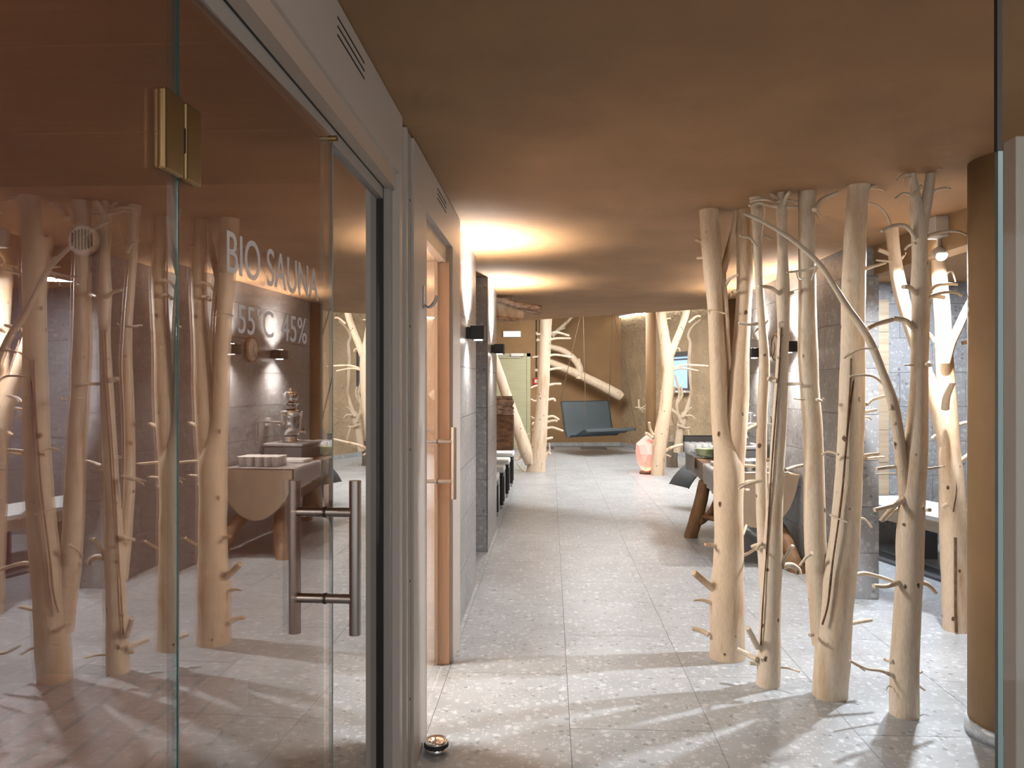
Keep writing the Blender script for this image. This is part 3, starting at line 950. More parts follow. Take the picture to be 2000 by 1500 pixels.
E_tr = [[(1867, 1239, 47), (1866, 1160, 50), (1863, 1060, 49), (1859, 950, 46), (1854, 880, 41), (1852, 820, 38), (1846, 730, 33), (1842, 640, 29), (1836, 560, 28), (1832, 500, 24), (1830, 444, 22)],
        [(1856, 900, 34), (1842, 830, 34), (1828, 785, 30), (1812, 740, 26), (1795, 690, 24), (1775, 630, 24), (1757, 560, 26), (1747, 500, 24), (1742, 444, 24)],
        [(1846, 710, 18, -.05), (1856, 675, 18, -.06), (1872, 640, 16, -.08), (1888, 605, 15, -.1), (1910, 562, 13, -.12)],
        [(1846, 800, 15, -.10), (1848, 778, 14, -.14), (1854, 760, 13, -.18), (1859, 748, 13, -.2)]]
E_tw = [((1870, 905), (1885, 893), (1915, 872), 9, 8), ((1874, 1100), (1890, 1075), (1915, 1060), 14, 10), ((1872, 1125), (1890, 1112), (1912, 1108), 10, 9), ((1866, 832), (1882, 826), (1898, 825), 7, 6), ((1874, 990), (1890, 985), (1912, 978), 6, 5),
        ((1874, 988), (1895, 988), (1912, 989), 5, 4), ((1846, 998), (1842, 990), (1850, 984), 6, 6), ((1855, 997), (1858, 1006), (1860, 1014), 5, 5), ((1838, 846), (1828, 850), (1820, 856), 8, 6), ((1842, 540), (1858, 530), (1866, 550), 5, 3),
        ((1750, 505), (1735, 495), (1716, 488), 10, 8), ((1748, 512), (1730, 510), (1711, 508), 6, 3), ((1760, 506), (1765, 500), (1769, 494), 6, 3), ((1826, 668), (1818, 655), (1810, 648), 7, 5), ((1842, 640), (1835, 620), (1826, 614), 5, 4), ((1880, 670), (1895, 665), (1905, 655), 8, 8)]
tree('warm-toned tree farthest right with a stub and bright lamp-lit top', 'bare_tree', 4.62, E_tr, E_tw, 'wood2', seed=5.0)

# long drying cracks on two of the trunks
def crack(host, P, d, w):
    bm = bmesh.new()
    px_tube(bm, [(x, y, w, o) for x, y, o in P], d, 6, 6, 0.3)
    c = obj('crack', bm, 'bark', host)
    c['label'] = 'long dark drying crack'
crack(TREES[2], [(1676, 560, -.042), (1674, 640, -.046), (1670, 720, -.05), (1660, 800, -.055), (1652, 880, -.058), (1645, 960, -.058), (1636, 1030, -.058), (1626, 1100, -.06), (1617, 1180, -.062), (1606, 1220, -.06)], 3.65, 4)
crack(TREES[2], [(1662, 700, -.050), (1660, 760, -.054), (1650, 900, -.058), (1640, 1010, -.055)], 3.65, 3)
crack(TREES[1], [(1526, 640, -.024), (1521, 730, -.028), (1514, 820, -.03), (1508, 900, -.03), (1503, 980, -.03), (1497, 1080, -.034), (1490, 1180, -.036), (1486, 1260, -.03)], 3.78, 3)
crack(TREES[4], [(1868, 1235, -.072), (1866, 1180, -.075), (1866, 1120, -.075), (1866, 1050, -.075)], 4.62, 5)
crack(TREES[4], [(1862, 1000, -.070), (1868, 960, -.068), (1866, 930, -.066)], 4.62, 2)
# spotlight on the bulkhead
p = W(1838, 490, 4.35)
sb = thing('spotlight', 'square white ceiling spotlight shining behind the tree tops', 'spotlight', (p.x, p.y, p.z))
bx0 = W(1836, 444, 4.35)
obj('housing', rbox(bx0.x - 0.055, 2.26, bx0.y - 0.06, bx0.y + 0.06, bx0.z - 0.06, bx0.z + 0.055, 0.004), 'spot_box', sb)
obj('stem', bx(p.x - 0.008, p.x + 0.008, p.y + 0.02, p.y + 0.036, p.z + 0.02, bx0.z - 0.058), 'spot_box', sb)
bm = lathe([(0.030, 0.0), (0.036, 0.01), (0.036, 0.06), (0.02, 0.065)], 24)
bm.transform(Matrix.Translation(p + Vector((0, 0.045, 0.0))) @ Matrix.Rotation(math.radians(115), 4, 'X'))
obj('head', bm, 'spot_box', sb)
bm = lathe([(0.026, -0.004), (0.026, 0.004)], 24)
bm.transform(Matrix.Translation(p + Vector((0, 0.042, 0.0))) @ Matrix.Rotation(math.radians(115), 4, 'X'))
obj('lens', bm, 'lens', sb)
lamp('spot_bulb', 'SPOT', (p.x, p.y - 0.03, p.z - 0.03), 290, (0.92, 0.96, 1.0), 0.03, (p.x, p.y - 0.04, 0), math.radians(172), 0.25)

# ------------------------------------------------------------------ buffet made of a split log
TZ = 0.75
bt = thing('log_buffet', 'buffet made from a huge split log on stained branch legs', 'table', (1.72, 7.3, 0))
def log_s(j, x, y, z):
    return 1.0 - 0.36 * (j / 18) + 0.05 * noise.noise(Vector((x * 4, y * 2.2, z * 4)))
def log_slab():
    bm = bmesh.new()
    prof = []
    n = 16
    for k in range(n + 1):
        a = math.pi * k / n
        prof.append((-0.33 * math.cos(a) * (1.0 - 0.12 * math.sin(a)), -0.44 * math.sin(a) ** 0.8 if 0 < k < n else 0.0))
    rings = []
    ys = [6.36 + i * (8.46 - 6.36) / 18 for i in range(19)]
    for j, y in enumerate(ys):
        ring = []
        for (x, z) in prof:
            s = log_s(j, x, y, z)
            ring.append(bm.verts.new((1.715 + x * s, y, TZ + z * s)))
        rings.append(ring)
    for a, b in zip(rings, rings[1:]):
        for k in range(n):
            f = bm.faces.new((a[k], b[k], b[k + 1], a[k + 1]))
            f.smooth = True
        bm.faces.new((a[0], a[n], b[n], b[0]))
    f0 = bm.faces.new(rings[0])
    f1 = bm.faces.new(rings[-1][::-1])
    f0.material_index = f1.material_index = 1
    for f in (f0, f1):
        for e in f.edges:
            e.smooth = False
    bmesh.ops.recalc_face_normals(bm, faces=bm.faces[:])
    return bm
obj('log', log_slab(), ['table_leg', 'log_end'], bt)
for (a, m, b, r) in [((1.52, 7.55, 0.55), (1.46, 7.52, 0.30), (1.37, 7.50, 0.0), 0.062),
                     ((1.60, 6.75, 0.50), (1.54, 6.50, 0.25), (1.43, 6.30, 0.0), 0.075),
                     ((1.85, 6.65, 0.45), (1.93, 6.35, 0.22), (1.97, 6.15, 0.0), 0.060),
                     ((1.88, 8.00, 0.50), (1.90, 8.05, 0.25), (1.94, 8.08, 0.0), 0.060),
                     ((1.62, 7.35, 0.45), (1.56, 7.45, 0.25), (1.44, 7.50, 0.14), 0.036)]:
    bm = bmesh.new()
    tube(bm, catmull([(*a, r * 0.95), (*m, r), (*b, r * 1.05)], 8), 16, 0.12, a[1], True)
    obj('leg', bm, 'table_leg', bt)
bm = bmesh.new()
tube(bm, catmull([(1.50, 6.55, 0.2, 0.025), (1.62, 7.0, 0.24, 0.028), (1.48, 7.5, 0.2, 0.025)], 6), 10, 0.1)
obj('brace', bm, 'table_leg', bt)

def cloth(label, y0, y1, drop, seed):
    bm = bmesh.new()
    ny, nx = 14, 22
    grid = []
    for i in range(ny + 1):
        y = y0 + (y1 - y0) * i / ny
        row = []
        xe = 1.715 - 0.33 * log_s((y - 6.36) / 2.1 * 18, -0.33, y, 0) - 0.012
        for k in range(nx + 1):
            s = k / nx * (0.58 + drop)
            if s < 0.58:
                x, z = 2.00 - s / 0.58 * (2.00 - xe), TZ + 0.012
            else:
                h = s - 0.58
                wv = 0.012 * math.sin(y * 23 + seed) + 0.010 * math.sin(y * 51 + seed * 2)
                x = xe - abs(wv) * h / drop
                z = TZ + 0.010 - h * (1 + 0.10 * math.sin(y * 6 + seed))
            z += 0.0015 * noise.noise(Vector((x * 8, y * 8, seed)))
            row.append(bm.verts.new((x, y, z)))
        grid.append(row)
    for i in range(ny):
        for k in range(nx):
            f = bm.faces.new((grid[i][k], grid[i][k + 1], grid[i + 1][k + 1], grid[i + 1][k]))
            f.smooth = True
    bmesh.ops.solidify(bm, geom=bm.faces[:], thickness=0.003)
    o = obj('table_cloth', bm, 'cloth')
    return tag(o, label, 'tablecloth')
cloth('white cloth over the near sawn end of the log buffet', 6.37, 7.12, 0.17, 0.3)
cloth('white cloth under the drinking glasses at the buffet far end', 7.70, 8.42, 0.17, 1.7)
CZ = TZ + 0.0145

def cup(label, x, y, group):
    bm = lathe([(0.028, 0), (0.034, 0.085), (0.036, 0.088), (0.033, 0.086), (0.026, 0.004)], 16, (x, y, CZ))
    t = thing('white_cup', label, 'cup', (x, y, CZ), group)
    obj('body', bm, 'white', t)
    bm = lathe([(0.0345, 0.082), (0.0375, 0.086), (0.0345, 0.090), (0.0335, 0.086), (0.0345, 0.082)], 16, (x, y, CZ), False)
    obj('rim', bm, 'white', t)
    return t
c0 = cup('white cup in the rows at the near end of the log buffet', 1.60, 6.50, 'white cups on the near cloth')
for i in range(5):
    for j in range(3):
        if i or j:
            dup(c0, (i * 0.078, j * 0.08, 0))
# flat tray behind the cups
ty = thing('serving_tray', 'shallow white tray behind the cups on the near cloth', 'tray', (1.6, 6.95, CZ))
obj('base', rbox(1.47, 1.74, 6.84, 7.06, CZ, CZ + 0.012, 0.004), 'white', ty)
for a in ((1.47, 1.48, 6.84, 7.06), (1.73, 1.74, 6.84, 7.06), (1.47, 1.74, 6.84, 6.85), (1.47, 1.74, 7.05, 7.06)):
    obj('rim', bx(*a, CZ + 0.008, CZ + 0.028), 'white', ty)
# stone basin block with tap
BZ = TZ + 0.004
bs = thing('stone_basin', 'dark stone basin block standing on the log buffet', 'basin', (1.82, 7.35, BZ))
obj('body', rbox(1.62, 2.005, 7.16, 7.66, BZ, BZ + 0.135, 0.006), 'slate', bs)
obj('top', rbox(1.61, 2.012, 7.15, 7.67, BZ + 0.136, BZ + 0.162, 0.004), 'wall_stone', bs)
tp = thing('wall_tap', 'bent chrome water tap on the buffet wall', 'tap', (2.05, 7.05, 1.1))
bm = bmesh.new()
tube(bm, catmull([(2.05, 7.05, 1.13, 0.012), (1.90, 7.05, 1.135, 0.012), (1.78, 7.05, 1.13, 0.012), (1.77, 7.05, 1.10, 0.012)], 6), 12)
obj('spout', bm, 'chrome', tp)
bm = bmesh.new()
rod(bm, (2.03, 7.05, 0.93), (2.03, 7.05, 1.17), 0.014)
obj('riser', bm, 'chrome', tp)
for dy in (-0.03, 0.03):
    bm = bmesh.new()
    rod(bm, (2.03, 7.05, 1.165), (2.03, 7.05 + dy * 1.3, 1.20), 0.009)
    obj('lever', bm, 'chrome', tp)
# samovar
SX, SY, SZ = 1.845, 7.43, BZ + 0.163
sv = thing('samovar', 'polished silver samovar with a teapot on its crown', 'samovar', (SX, SY, SZ))
obj('foot', lathe([(0.085, 0), (0.085, 0.012), (0.07, 0.02), (0.06, 0.045), (0.075, 0.055)], 32, (SX, SY, SZ)), 'chrome', sv)
obj('body', lathe([(0.06, 0.05), (0.078, 0.07), (0.098, 0.14), (0.108, 0.24), (0.112, 0.29), (0.117, 0.295), (0.117, 0.305), (0.07, 0.318), (0.055, 0.33)], 36, (SX, SY, SZ)), 'chrome', sv)
obj('crown', lathe([(0.055, 0.33), (0.06, 0.36), (0.085, 0.385), (0.088, 0.39), (0.03, 0.392)], 32, (SX, SY, SZ)), 'chrome', sv)
tpz = SZ + 0.392
pot = obj('teapot', lathe([(0.035, 0), (0.06, 0.03), (0.072, 0.07), (0.066, 0.10), (0.05, 0.112), (0.02, 0.125), (0.008, 0.13), (0.012, 0.145), (0.002, 0.152)], 28, (SX, SY, tpz)), 'chrome', sv)
bm = bmesh.new()
tube(bm, catmull([(SX, SY - 0.06, tpz + 0.04, 0.012), (SX, SY - 0.10, tpz + 0.07, 0.009), (SX, SY - 0.115, tpz + 0.105, 0.007)], 5), 10)
obj('spout', bm, 'chrome', pot)
bm = bmesh.new()
tube(bm, catmull([(SX, SY + 0.06, tpz + 0.09, 0.006), (SX, SY + 0.115, tpz + 0.10, 0.006), (SX, SY + 0.115, tpz + 0.05, 0.006), (SX, SY + 0.065, tpz + 0.035, 0.006)], 6), 8)
obj('handle', bm, 'chrome', pot)
for s in (-1, 1):
    bm = bmesh.new()
    tube(bm, catmull([(SX, SY + s * 0.105, SZ + 0.27, 0.008), (SX, SY + s * 0.16, SZ + 0.275, 0.008), (SX, SY + s * 0.165, SZ + 0.20, 0.008), (SX, SY + s * 0.10, SZ + 0.15, 0.008)], 6), 10)
    obj('handle', bm, 'chrome', sv)
    bm = bmesh.new()
    tube(bm, catmull([(SX + s * 0.105, SY, SZ + 0.27, 0.008), (SX + s * 0.16, SY, SZ + 0.275, 0.008), (SX + s * 0.165, SY, SZ + 0.20, 0.008), (SX + s * 0.10, SY, SZ + 0.15, 0.008)], 6), 10)
    if s > 0:
        obj('handle', bm, 'chrome', sv)
    else:
        bm.free()
bm = bmesh.new()
tube(bm, [(SX - 0.08, SY, SZ + 0.10, 0.012), (SX - 0.15, SY, SZ + 0.10, 0.011), (SX - 0.152, SY, SZ + 0.075, 0.009)], 12)
tapp = obj('tap', bm, 'chrome', sv)
bm = bmesh.new()
rod(bm, (SX - 0.13, SY, SZ + 0.10), (SX - 0.13, SY, SZ + 0.14), 0.007)
obj('tap_key', bm, 'black', tapp)
# green bowl
gb = thing('green_bowl', 'oval pale green bowl in front of the drinking glasses', 'bowl', (1.60, 7.80, CZ))
bm = lathe([(0.075, 0), (0.095, 0.03), (0.102, 0.075), (0.104, 0.078), (0.097, 0.074), (0.085, 0.02)], 28)
bm.transform(Matrix.Translation((1.60, 7.80, CZ)) @ Matrix.Diagonal((1.25, 0.8, 1, 1)))
obj('body', bm, 'bowl', gb)
bm = lathe([(0.103, 0.074), (0.108, 0.077), (0.103, 0.080), (0.098, 0.077), (0.103, 0.074)], 28, (0, 0, 0), False)
bm.transform(Matrix.Translation((1.60, 7.80, CZ)) @ Matrix.Diagonal((1.25, 0.8, 1, 1)))
obj('rim', bm, 'bowl', gb)
# drinking glasses
M['tumbler'] = plain('tumbler_glass', (0.82, 0.85, 0.88), 0.08, 0, 0.8)  # whitish colour stands in for light refracted in the clear glass
M['tumbler'].node_tree.nodes['Principled BSDF'].inputs['Alpha'].default_value = 0.38
g0 = thing('drinking_glass', 'clear glass tumbler in the rows at the buffet far end', 'glass', (1.46, 7.95, CZ), 'tumblers on the far cloth')
obj('wall', lathe([(0.028, 0), (0.034, 0.115), (0.0325, 0.115), (0.027, 0.012), (0.002, 0.012)], 14, (1.46, 7.95, CZ)), 'tumbler', g0)
obj('base', lathe([(0.0265, 0.001), (0.0265, 0.010)], 14, (1.46, 7.95, CZ)), 'tumbler', g0)
for i in range(6):
    for j in range(4):
        if i or j:
            dup(g0, (i * 0.075, j * 0.085, 0))
# black framed board
bb = thing('menu_board', 'black framed board leaning behind the glasses', 'board', (1.62, 8.36, CZ))
obj('frame', bx(1.45, 1.80, 8.355, 8.375, CZ, CZ + 0.175), 'black', bb)
obj('slate', bx(1.462, 1.788, 8.352, 8.356, CZ + 0.012, CZ + 0.163), 'slate', bb)

# ------------------------------------------------------------------ niche: bench, oak panel, floor edge
nb = thing('niche_bench', 'long pale bench with oak edge in the grey niche', 'bench', (3.3, 6.6, 0))
def quad_prism(pts, z0, z1):
    return prism(pts, z0, z1)
f0, f1 = Vector((2.80, 6.98)), Vector((3.30, 5.10))
k0, k1 = Vector((3.30, 7.28)), Vector((3.85, 5.20))
obj('seat', quad_prism([(2.80, 7.28), (2.80, 6.90), (f1.x, f1.y), (k1.x, k1.y), (k0.x, k0.y)], 0.425, 0.455), 'cushion', nb)
obj('apron', quad_prism([(2.79, 6.91), (f1.x - 0.012, f1.y), (f1.x + 0.02, f1.y + 0.005), (2.82, 6.915)], 0.335, 0.424), 'ledge_wood', nb)
obj('apron', quad_prism([(2.79, 6.91), (2.82, 6.91), (2.82, 7.28), (2.79, 7.28)], 0.335, 0.424), 'ledge_wood', nb)
for t_ in (0.12, 0.55, 0.95):
    q = Vector((2.95, 6.9)).lerp(Vector((3.45, 5.15)), t_)
    obj('support', bx(q.x, q.x + 0.3, q.y - 0.03, q.y + 0.03, 0.0, 0.424), 'slate', nb)
op = thing('oak_panel', 'tall oak plank panel on the niche back wall', 'panel', (2.9, 7.29, 0.46))
for k in range(6):
    obj('plank', bx(2.40, 3.165, 7.265, 7.293, 0.46 + k * 0.306, 0.46 + (k + 1) * 0.306 - 0.004), 'oak', op)
ed = thing('floor_ledge', 'dark floor ledge with two steel strips before the niche bench', 'ledge', (2.8, 6.6, 0))
def strip(o0, o1, z0, z1, m, nm):
    a, b = Vector((2.62, 7.25)), Vector((3.18, 4.95))
    n = Vector((1, 0.24)).normalized()
    p1, p2, p3, p4 = a + n * o0, b + n * o0, b + n * o1, a + n * o1
    obj(nm, prism([tuple(p1), tuple(p2), tuple(p3), tuple(p4)], z0, z1), m, ed)
strip(0.0, 0.22, 0.001, 0.02, 'slate', 'base')
strip(0.07, 0.082, 0.02, 0.023, 'steel', 'steel_strip')
strip(0.15, 0.162, 0.02, 0.023, 'steel', 'steel_strip')

# ------------------------------------------------------------------ stools along the left of the hall
def stool(label, x1, y):
    t = thing('stool', label, 'stool', (x1 - 0.2, y, 0), 'white cushioned stools beyond the pier')
    x0 = x1 - 0.42
    ya, yb = y - 0.19, y + 0.19
    bm = rbox(x0, x1, ya, yb, 0.435, 0.50, 0.018, 3)
    obj('cushion', bm, 'cushion', t, True)
    obj('frame', bx(x0 + 0.01, x1 - 0.01, ya + 0.01, yb - 0.01, 0.38, 0.434), 'black', t)
    for lx in (x0 + 0.012, x1 - 0.052):
        for ly in (ya + 0.012, yb - 0.052):
            l = obj('leg', bx(lx, lx + 0.04, ly, ly + 0.04, 0.05, 0.38), 'black', t)
            obj('foot', bx(lx + 0.006, lx + 0.034, ly + 0.006, ly + 0.034, 0.0, 0.05), 'steel', l)
    return t
st = stool('white cushioned black stool nearest the tiled pier', -0.575, 8.42)
dup(st, (0.02, 0.80, 0), 'white cushioned black stool second from the tiled pier')
dup(st, (0.03, 1.75, 0), 'white cushioned black stool third from the tiled pier')
dup(st, (0.035, 2.80, 0), 'white cushioned black stool farthest from the tiled pier')

# bark covered wood block on the wall
q0, q1 = W(963, 880, 8.3), W(1002, 775, 8.3)
wb = thing('wood_block', 'dark wood block with bark top mounted beyond the tiled pier', 'wall lamp', (q0.x, q0.y, q0.z))
zz = q0.z + (q1.z - q0.z) * 0.66
obj('block', rbox(q0.x, q1.x, q0.y, q0.y + 0.22, q0.z, zz, 0.008), 'bark', wb)
M['bark_pale'] = grain('bark_pale', (0.16, 0.09, 0.06), (0.55, 0.40, 0.31), (20, 20, 45), 0.85)
for k in range(7):
    za = zz + (q1.z - zz) * k / 7
    zb = zz + (q1.z - zz) * (k + 1.15) / 7
    e = random.uniform(-0.014, 0.012)
    bm = rbox(q0.x - 0.005, q1.x + e, q0.y - 0.008 + abs(e), q0.y + 0.22, za, zb, 0.006, 2)
    for v in bm.verts:
        v.co.x += 0.012 * noise.noise(Vector((v.co.y * 20, k, 1)))
        v.co.z += 0.02 * noise.noise(Vector((v.co.x * 30, v.co.y * 30, k)))
    obj('bark_layer', bm, 'bark_pale', wb)
obj('bracket', bx(-1.25, q0.x + 0.01, q0.y + 0.06, q0.y + 0.16, q0.z + 0.2, q0.z + 0.3), 'black', wb)

# driftwood slab under the ceiling
dslab = thing('driftwood_slab', 'bleached driftwood slab with bark edge hanging under the ceiling', 'driftwood', tuple(W(1000, 600, 8.2)))
def outline_slab(P, d, th):
    bm = bmesh.new()
    a = [bm.verts.new(W(x, y, d)) for x, y in P]
    b = [bm.verts.new(W(x, y, d + th)) for x, y in P]
    n = len(P)
    bm.faces.new(a)
    bm.faces.new(b[::-1])
    for i in range(n):
        bm.faces.new((a[i], b[i], b[(i + 1) % n], a[(i + 1) % n]))
    bmesh.ops.recalc_face_normals(bm, faces=bm.faces[:])
    bmesh.ops.bevel(bm, geom=[e for e in bm.edges], offset=0.006, segments=2, affect='EDGES')
    return bm
obj('slab', outline_slab([(952, 590), (970, 589), (990, 594), (1005, 600), (1022, 604), (1024, 612), (1022, 622), (1010, 627), (990, 625), (970, 620), (952, 618)], 8.15, 0.16), 'drift', dslab)
bm = bmesh.new()
px_tube(bm, [(950, 582, 12), (985, 588, 14), (1010, 596, 13), (1035, 600, 14), (1057, 604, 18)], 8.1, bumpy=0.3, seed=3)
obj('bark_edge', bm, 'bark_pale', dslab)
bm = bmesh.new()
px_tube(bm, [(1005, 600, 6), (1030, 606, 7), (1056, 612, 8)], 8.12, bumpy=0.3, seed=5)
obj('bark_edge', bm, 'bark_pale', dslab)
bm = bmesh.new()
px_tube(bm, [(955, 618, 6), (985, 623, 8), (1020, 625, 6)], 8.13, bumpy=0.3, seed=6)
obj('bark_edge', bm, 'bark_pale', dslab)
for x in (960, 1000):
    a = W(x, 590, 8.2)
    bm = bmesh.new()
    rod(bm, a, (a.x, a.y, CEIL), 0.006, 8)
    obj('hanger', bm, 'steel', dslab)

# ------------------------------------------------------------------ far hall: trees, driftwood
G_tr = [[(1047, 921, 38), (1050, 890, 33), (1056, 830, 27), (1060, 770, 24), (1063, 700, 24), (1066, 630, 23), (1068, 570, 22)],
        [(1040, 905, 30), (1028, 880, 28), (1015, 845, 24), (1000, 805, 22), (985, 760, 20), (972, 720, 18), (962, 690, 17)]]
G_tw = []
for y, xl, xr in [(652, 1048, 1112), (664, 1052, 1115), (696, 1040, 1118), (723, 1048, 1098), (753, 1036, 1096), (782, 1036, 1084), (816, 1038, 1092), (825, 1040, 1088), (838, 1042, 1100), (858, 1046, 1076)]:
    xc = 1066 - (y - 630) * 0.045
    G_tw.append(((xc + 8, y), (xc + 22, y - 3), (xr, y + random.choice((-3, 2, 4))), 5, 4))
    G_tw.append(((xc - 8, y), (xc - 16, y + 1), (xl, y + random.choice((-3, 2, 5))), 5, 3))
G_tw += [((1058, 890), (1072, 884), (1073, 866), 5, 3), ((1062, 895), (1068, 888), (1074, 884), 9, 7), ((1020, 862), (1030, 850), (1034, 846), 6, 3), ((1020, 890), (1012, 896), (1006, 898), 5, 4), ((1030, 925), (1018, 915), (1010, 905), 4, 3)]
tree('pale V-shaped tree in the far hall before the green door', 'bare_tree', 13.0, G_tr, G_tw, top=False, seed=6.0, group='bare debarked trees')
F_tr = [[(1284, 927, 27), (1286, 890, 27), (1291, 850, 27), (1299, 800, 24), (1304, 750, 23), (1303, 700, 24), (1298, 660, 20), (1291, 610, 19), (1289, 560, 19)],
        [(1304, 705, 18), (1316, 676, 14), (1329, 645, 13), (1340, 612, 13), (1346, 570, 13)]]
F_tw = [((1309, 724), (1325, 716), (1345, 713), (1383, 715), 5, 4), ((1307, 725), (1330, 719), (1364, 724), 5, 3), ((1276, 850), (1270, 838), (1268, 825), 6, 5), ((1276, 855), (1266, 848), (1260, 846), 7, 6),
        ((1297, 882), (1315, 873), (1345, 866), (1372, 860), 7, 4), ((1290, 890), (1300, 888), (1310, 892), 4, 3), ((1310, 684), (1325, 680), (1328, 686), 3, 2), ((1303, 682), (1305, 674), (1312, 676), 3, 2), ((1345, 630), (1360, 618), (1368, 618), 5, 4), ((1298, 625), (1305, 622), (1310, 622), 3, 3)]
tree('pale forked tree in the far hall beside the salt lamp', 'bare_tree', 12.5, F_tr, F_tw, 'wood2', top=False, seed=7.0)

# tangled root tree behind it
rt = thing('driftwood_root', 'tangled antler-like driftwood root beside the far window', 'driftwood', tuple(on_z(1322, 915)))
def px_part(name, P, d, parent, mat, seed=0.0, bumpy=0.12):
    bm = bmesh.new()
    px_tube(bm, P, d, 6, 12, bumpy, seed)
    return obj(name, bm, mat, parent)
px_part('trunk', [(1322, 884, 14), (1327, 850, 16), (1333, 820, 17), (1338, 806, 12)], 13.3, rt, 'drift')
px_part('limb', [(1336, 812, 9), (1345, 790, 9), (1351, 765, 8), (1348, 735, 7), (1346, 700, 7), (1348, 670, 6), (1344, 655, 5), (1352, 638, 4), (1368, 624, 3)], 13.3, rt, 'drift', 1)
px_part('limb', [(1330, 826, 8), (1325, 812, 8), (1312, 800, 6), (1305, 790, 4)], 13.25, rt, 'drift', 2)
px_part('limb', [(1325, 812, 6), (1322, 790, 6), (1327, 770, 5), (1322, 745, 4), (1318, 732, 3)], 13.28, rt, 'drift', 3)
px_part('limb', [(1322, 790, 5), (1332, 772, 5), (1330, 755, 4)], 13.28, rt, 'drift', 4)
px_part('limb', [(1338, 812, 5), (1350, 812, 4), (1357, 818, 3)], 13.2, rt, 'drift', 5)
px_part('limb', [(1322, 830, 4), (1340, 836, 4), (1348, 834, 3)], 13.2, rt, 'drift', 6)
px_part('limb', [(1334, 815, 4), (1345, 800, 3), (1351, 795, 2)], 13.2, rt, 'drift', 7)
px_part('limb', [(1312, 830, 12), (1306, 800, 10), (1312, 772, 9), (1317, 755, 8)], 13.45, rt, 'drift', 8)
px_part('limb', [(1343, 838, 4), (1347, 852, 4), (1350, 862, 3)], 13.2, rt, 'drift', 9)
sp_ = on_z(1312, 912)
stp = thing('tree_stump', 'short grey tree stump carrying the driftwood root', 'stump', (sp_.x, sp_.y, 0))
bm = bmesh.new()
tube(bm, [(sp_.x, sp_.y, 0, 0.115), (sp_.x, sp_.y, 0.12, 0.105), (sp_.x + 0.01, sp_.y, 0.28, 0.102), (sp_.x, sp_.y, 0.46, 0.10)], 18, 0.12, 2.0, True)
M['grey_bark'] = grain('grey_bark', (0.16, 0.13, 0.10), (0.32, 0.27, 0.21), (16, 16, 6), 0.85)
obj('stump', bm, 'grey_bark', stp)
bm = bmesh.new()
tube(bm, catmull([(sp_.x, sp_.y, 0.40, 0.07), (sp_.x + 0.05, sp_.y + 0.2, 0.45, 0.05), (sp_.x + 0.09, sp_.y + 0.45, 0.5, 0.05)], 4), 10, 0.2)
obj('root_stub', bm, 'grey_bark', stp)

# log fixed to the back wall
lg = thing('wall_log', 'pale forked log fixed across the back wall above the swing', 'driftwood', tuple(W(1130, 730, 17.7)))
px_part('log', [(1214, 776, 17), (1206, 770, 20), (1180, 756, 19), (1150, 741, 18), (1120, 727, 17), (1090, 714, 15), (1060, 702, 13), (1040, 694, 11)], 17.7, lg, 'wood', 1, 0.06)
px_part('fork', [(1131, 740, 14), (1132, 718, 14), (1118, 698, 13), (1100, 685, 12), (1082, 679, 11), (1060, 674, 10)], 17.68, lg, 'wood', 2, 0.06)
px_part('stub', [(1131, 714, 5), (1132, 706, 4), (1131, 700, 3)], 17.62, lg, 'wood', 3)
br = thing('wall_branch', 'small forked branch high on the back wall behind the ropes', 'driftwood', tuple(W(1100, 640, 17.8)))
px_part('limb', [(1078, 656, 9), (1092, 643, 8), (1104, 632, 7), (1118, 618, 6)], 17.8, br, 'drift', 4)
px_part('twig', [(1092, 643, 4), (1098, 643, 3), (1104, 640, 3)], 17.78, br, 'drift', 5)
rs = thing('wall_root', 'small spiky root hung on the relief wall', 'driftwood', tuple(W(1250, 795, 16.6)))
px_part('limb', [(1248, 780, 4), (1248, 792, 4), (1252, 800, 4), (1262, 798, 3)], 16.6, rs, 'drift', 6)
px_part('limb', [(1240, 796, 3), (1250, 797, 4), (1256, 806, 2)], 16.6, rs, 'drift', 7)
px_part('limb', [(1252, 798, 3), (1258, 794, 2), (1262, 790, 2)], 16.55, rs, 'drift', 8)

# salt lamp
sl_p = on_z(1263, 925)
sl = thing('salt_lamp', 'glowing pink salt crystal lamp on the hall floor', 'lamp', (sl_p.x, sl_p.y, 0))
bm = bmesh.new()
bmesh.ops.create_icosphere(bm, subdivisions=2, radius=1.0)
for v in bm.verts:
    n_ = noise.noise(v.co * 1.7 + Vector((3, 1, 0)))
    h = (v.co.z + 1) / 2
    wd = 0.155 * (0.72 + 0.6 * math.sin(math.pi * (0.15 + 0.62 * h))) * (1 + 0.25 * n_) * (1.0 if h < 0.75 else 1.0 - (h - 0.75) * 1.6)
    v.co = Vector((sl_p.x + v.co.x * wd, sl_p.y + v.co.y * wd, 0.03 + h * 0.62))
obj('crystal', bm, 'salt', sl)
obj('foot', lathe([(0.12, 0), (0.12, 0.03), (0.10, 0.045)], 20, (sl_p.x, sl_p.y, 0)), 'bark', sl)
lamp('salt_bulb', 'POINT', (sl_p.x, sl_p.y, 0.11), 3.0, (1, 0.38, 0.26), 0.03)
cb = bmesh.new()
qa, qb, qc = on_z(1306, 926), on_z(1330, 916), on_z(1350, 903)
tube(cb, catmull([(qa.x, qa.y, 0.005, 0.005), (qb.x, qb.y, 0.005, 0.005), (qc.x, qc.y, 0.005, 0.005)], 5), 6)
tag(obj('lamp_cable', cb, 'white'), 'thin white cable on the hall floor behind the forked tree', 'cable')

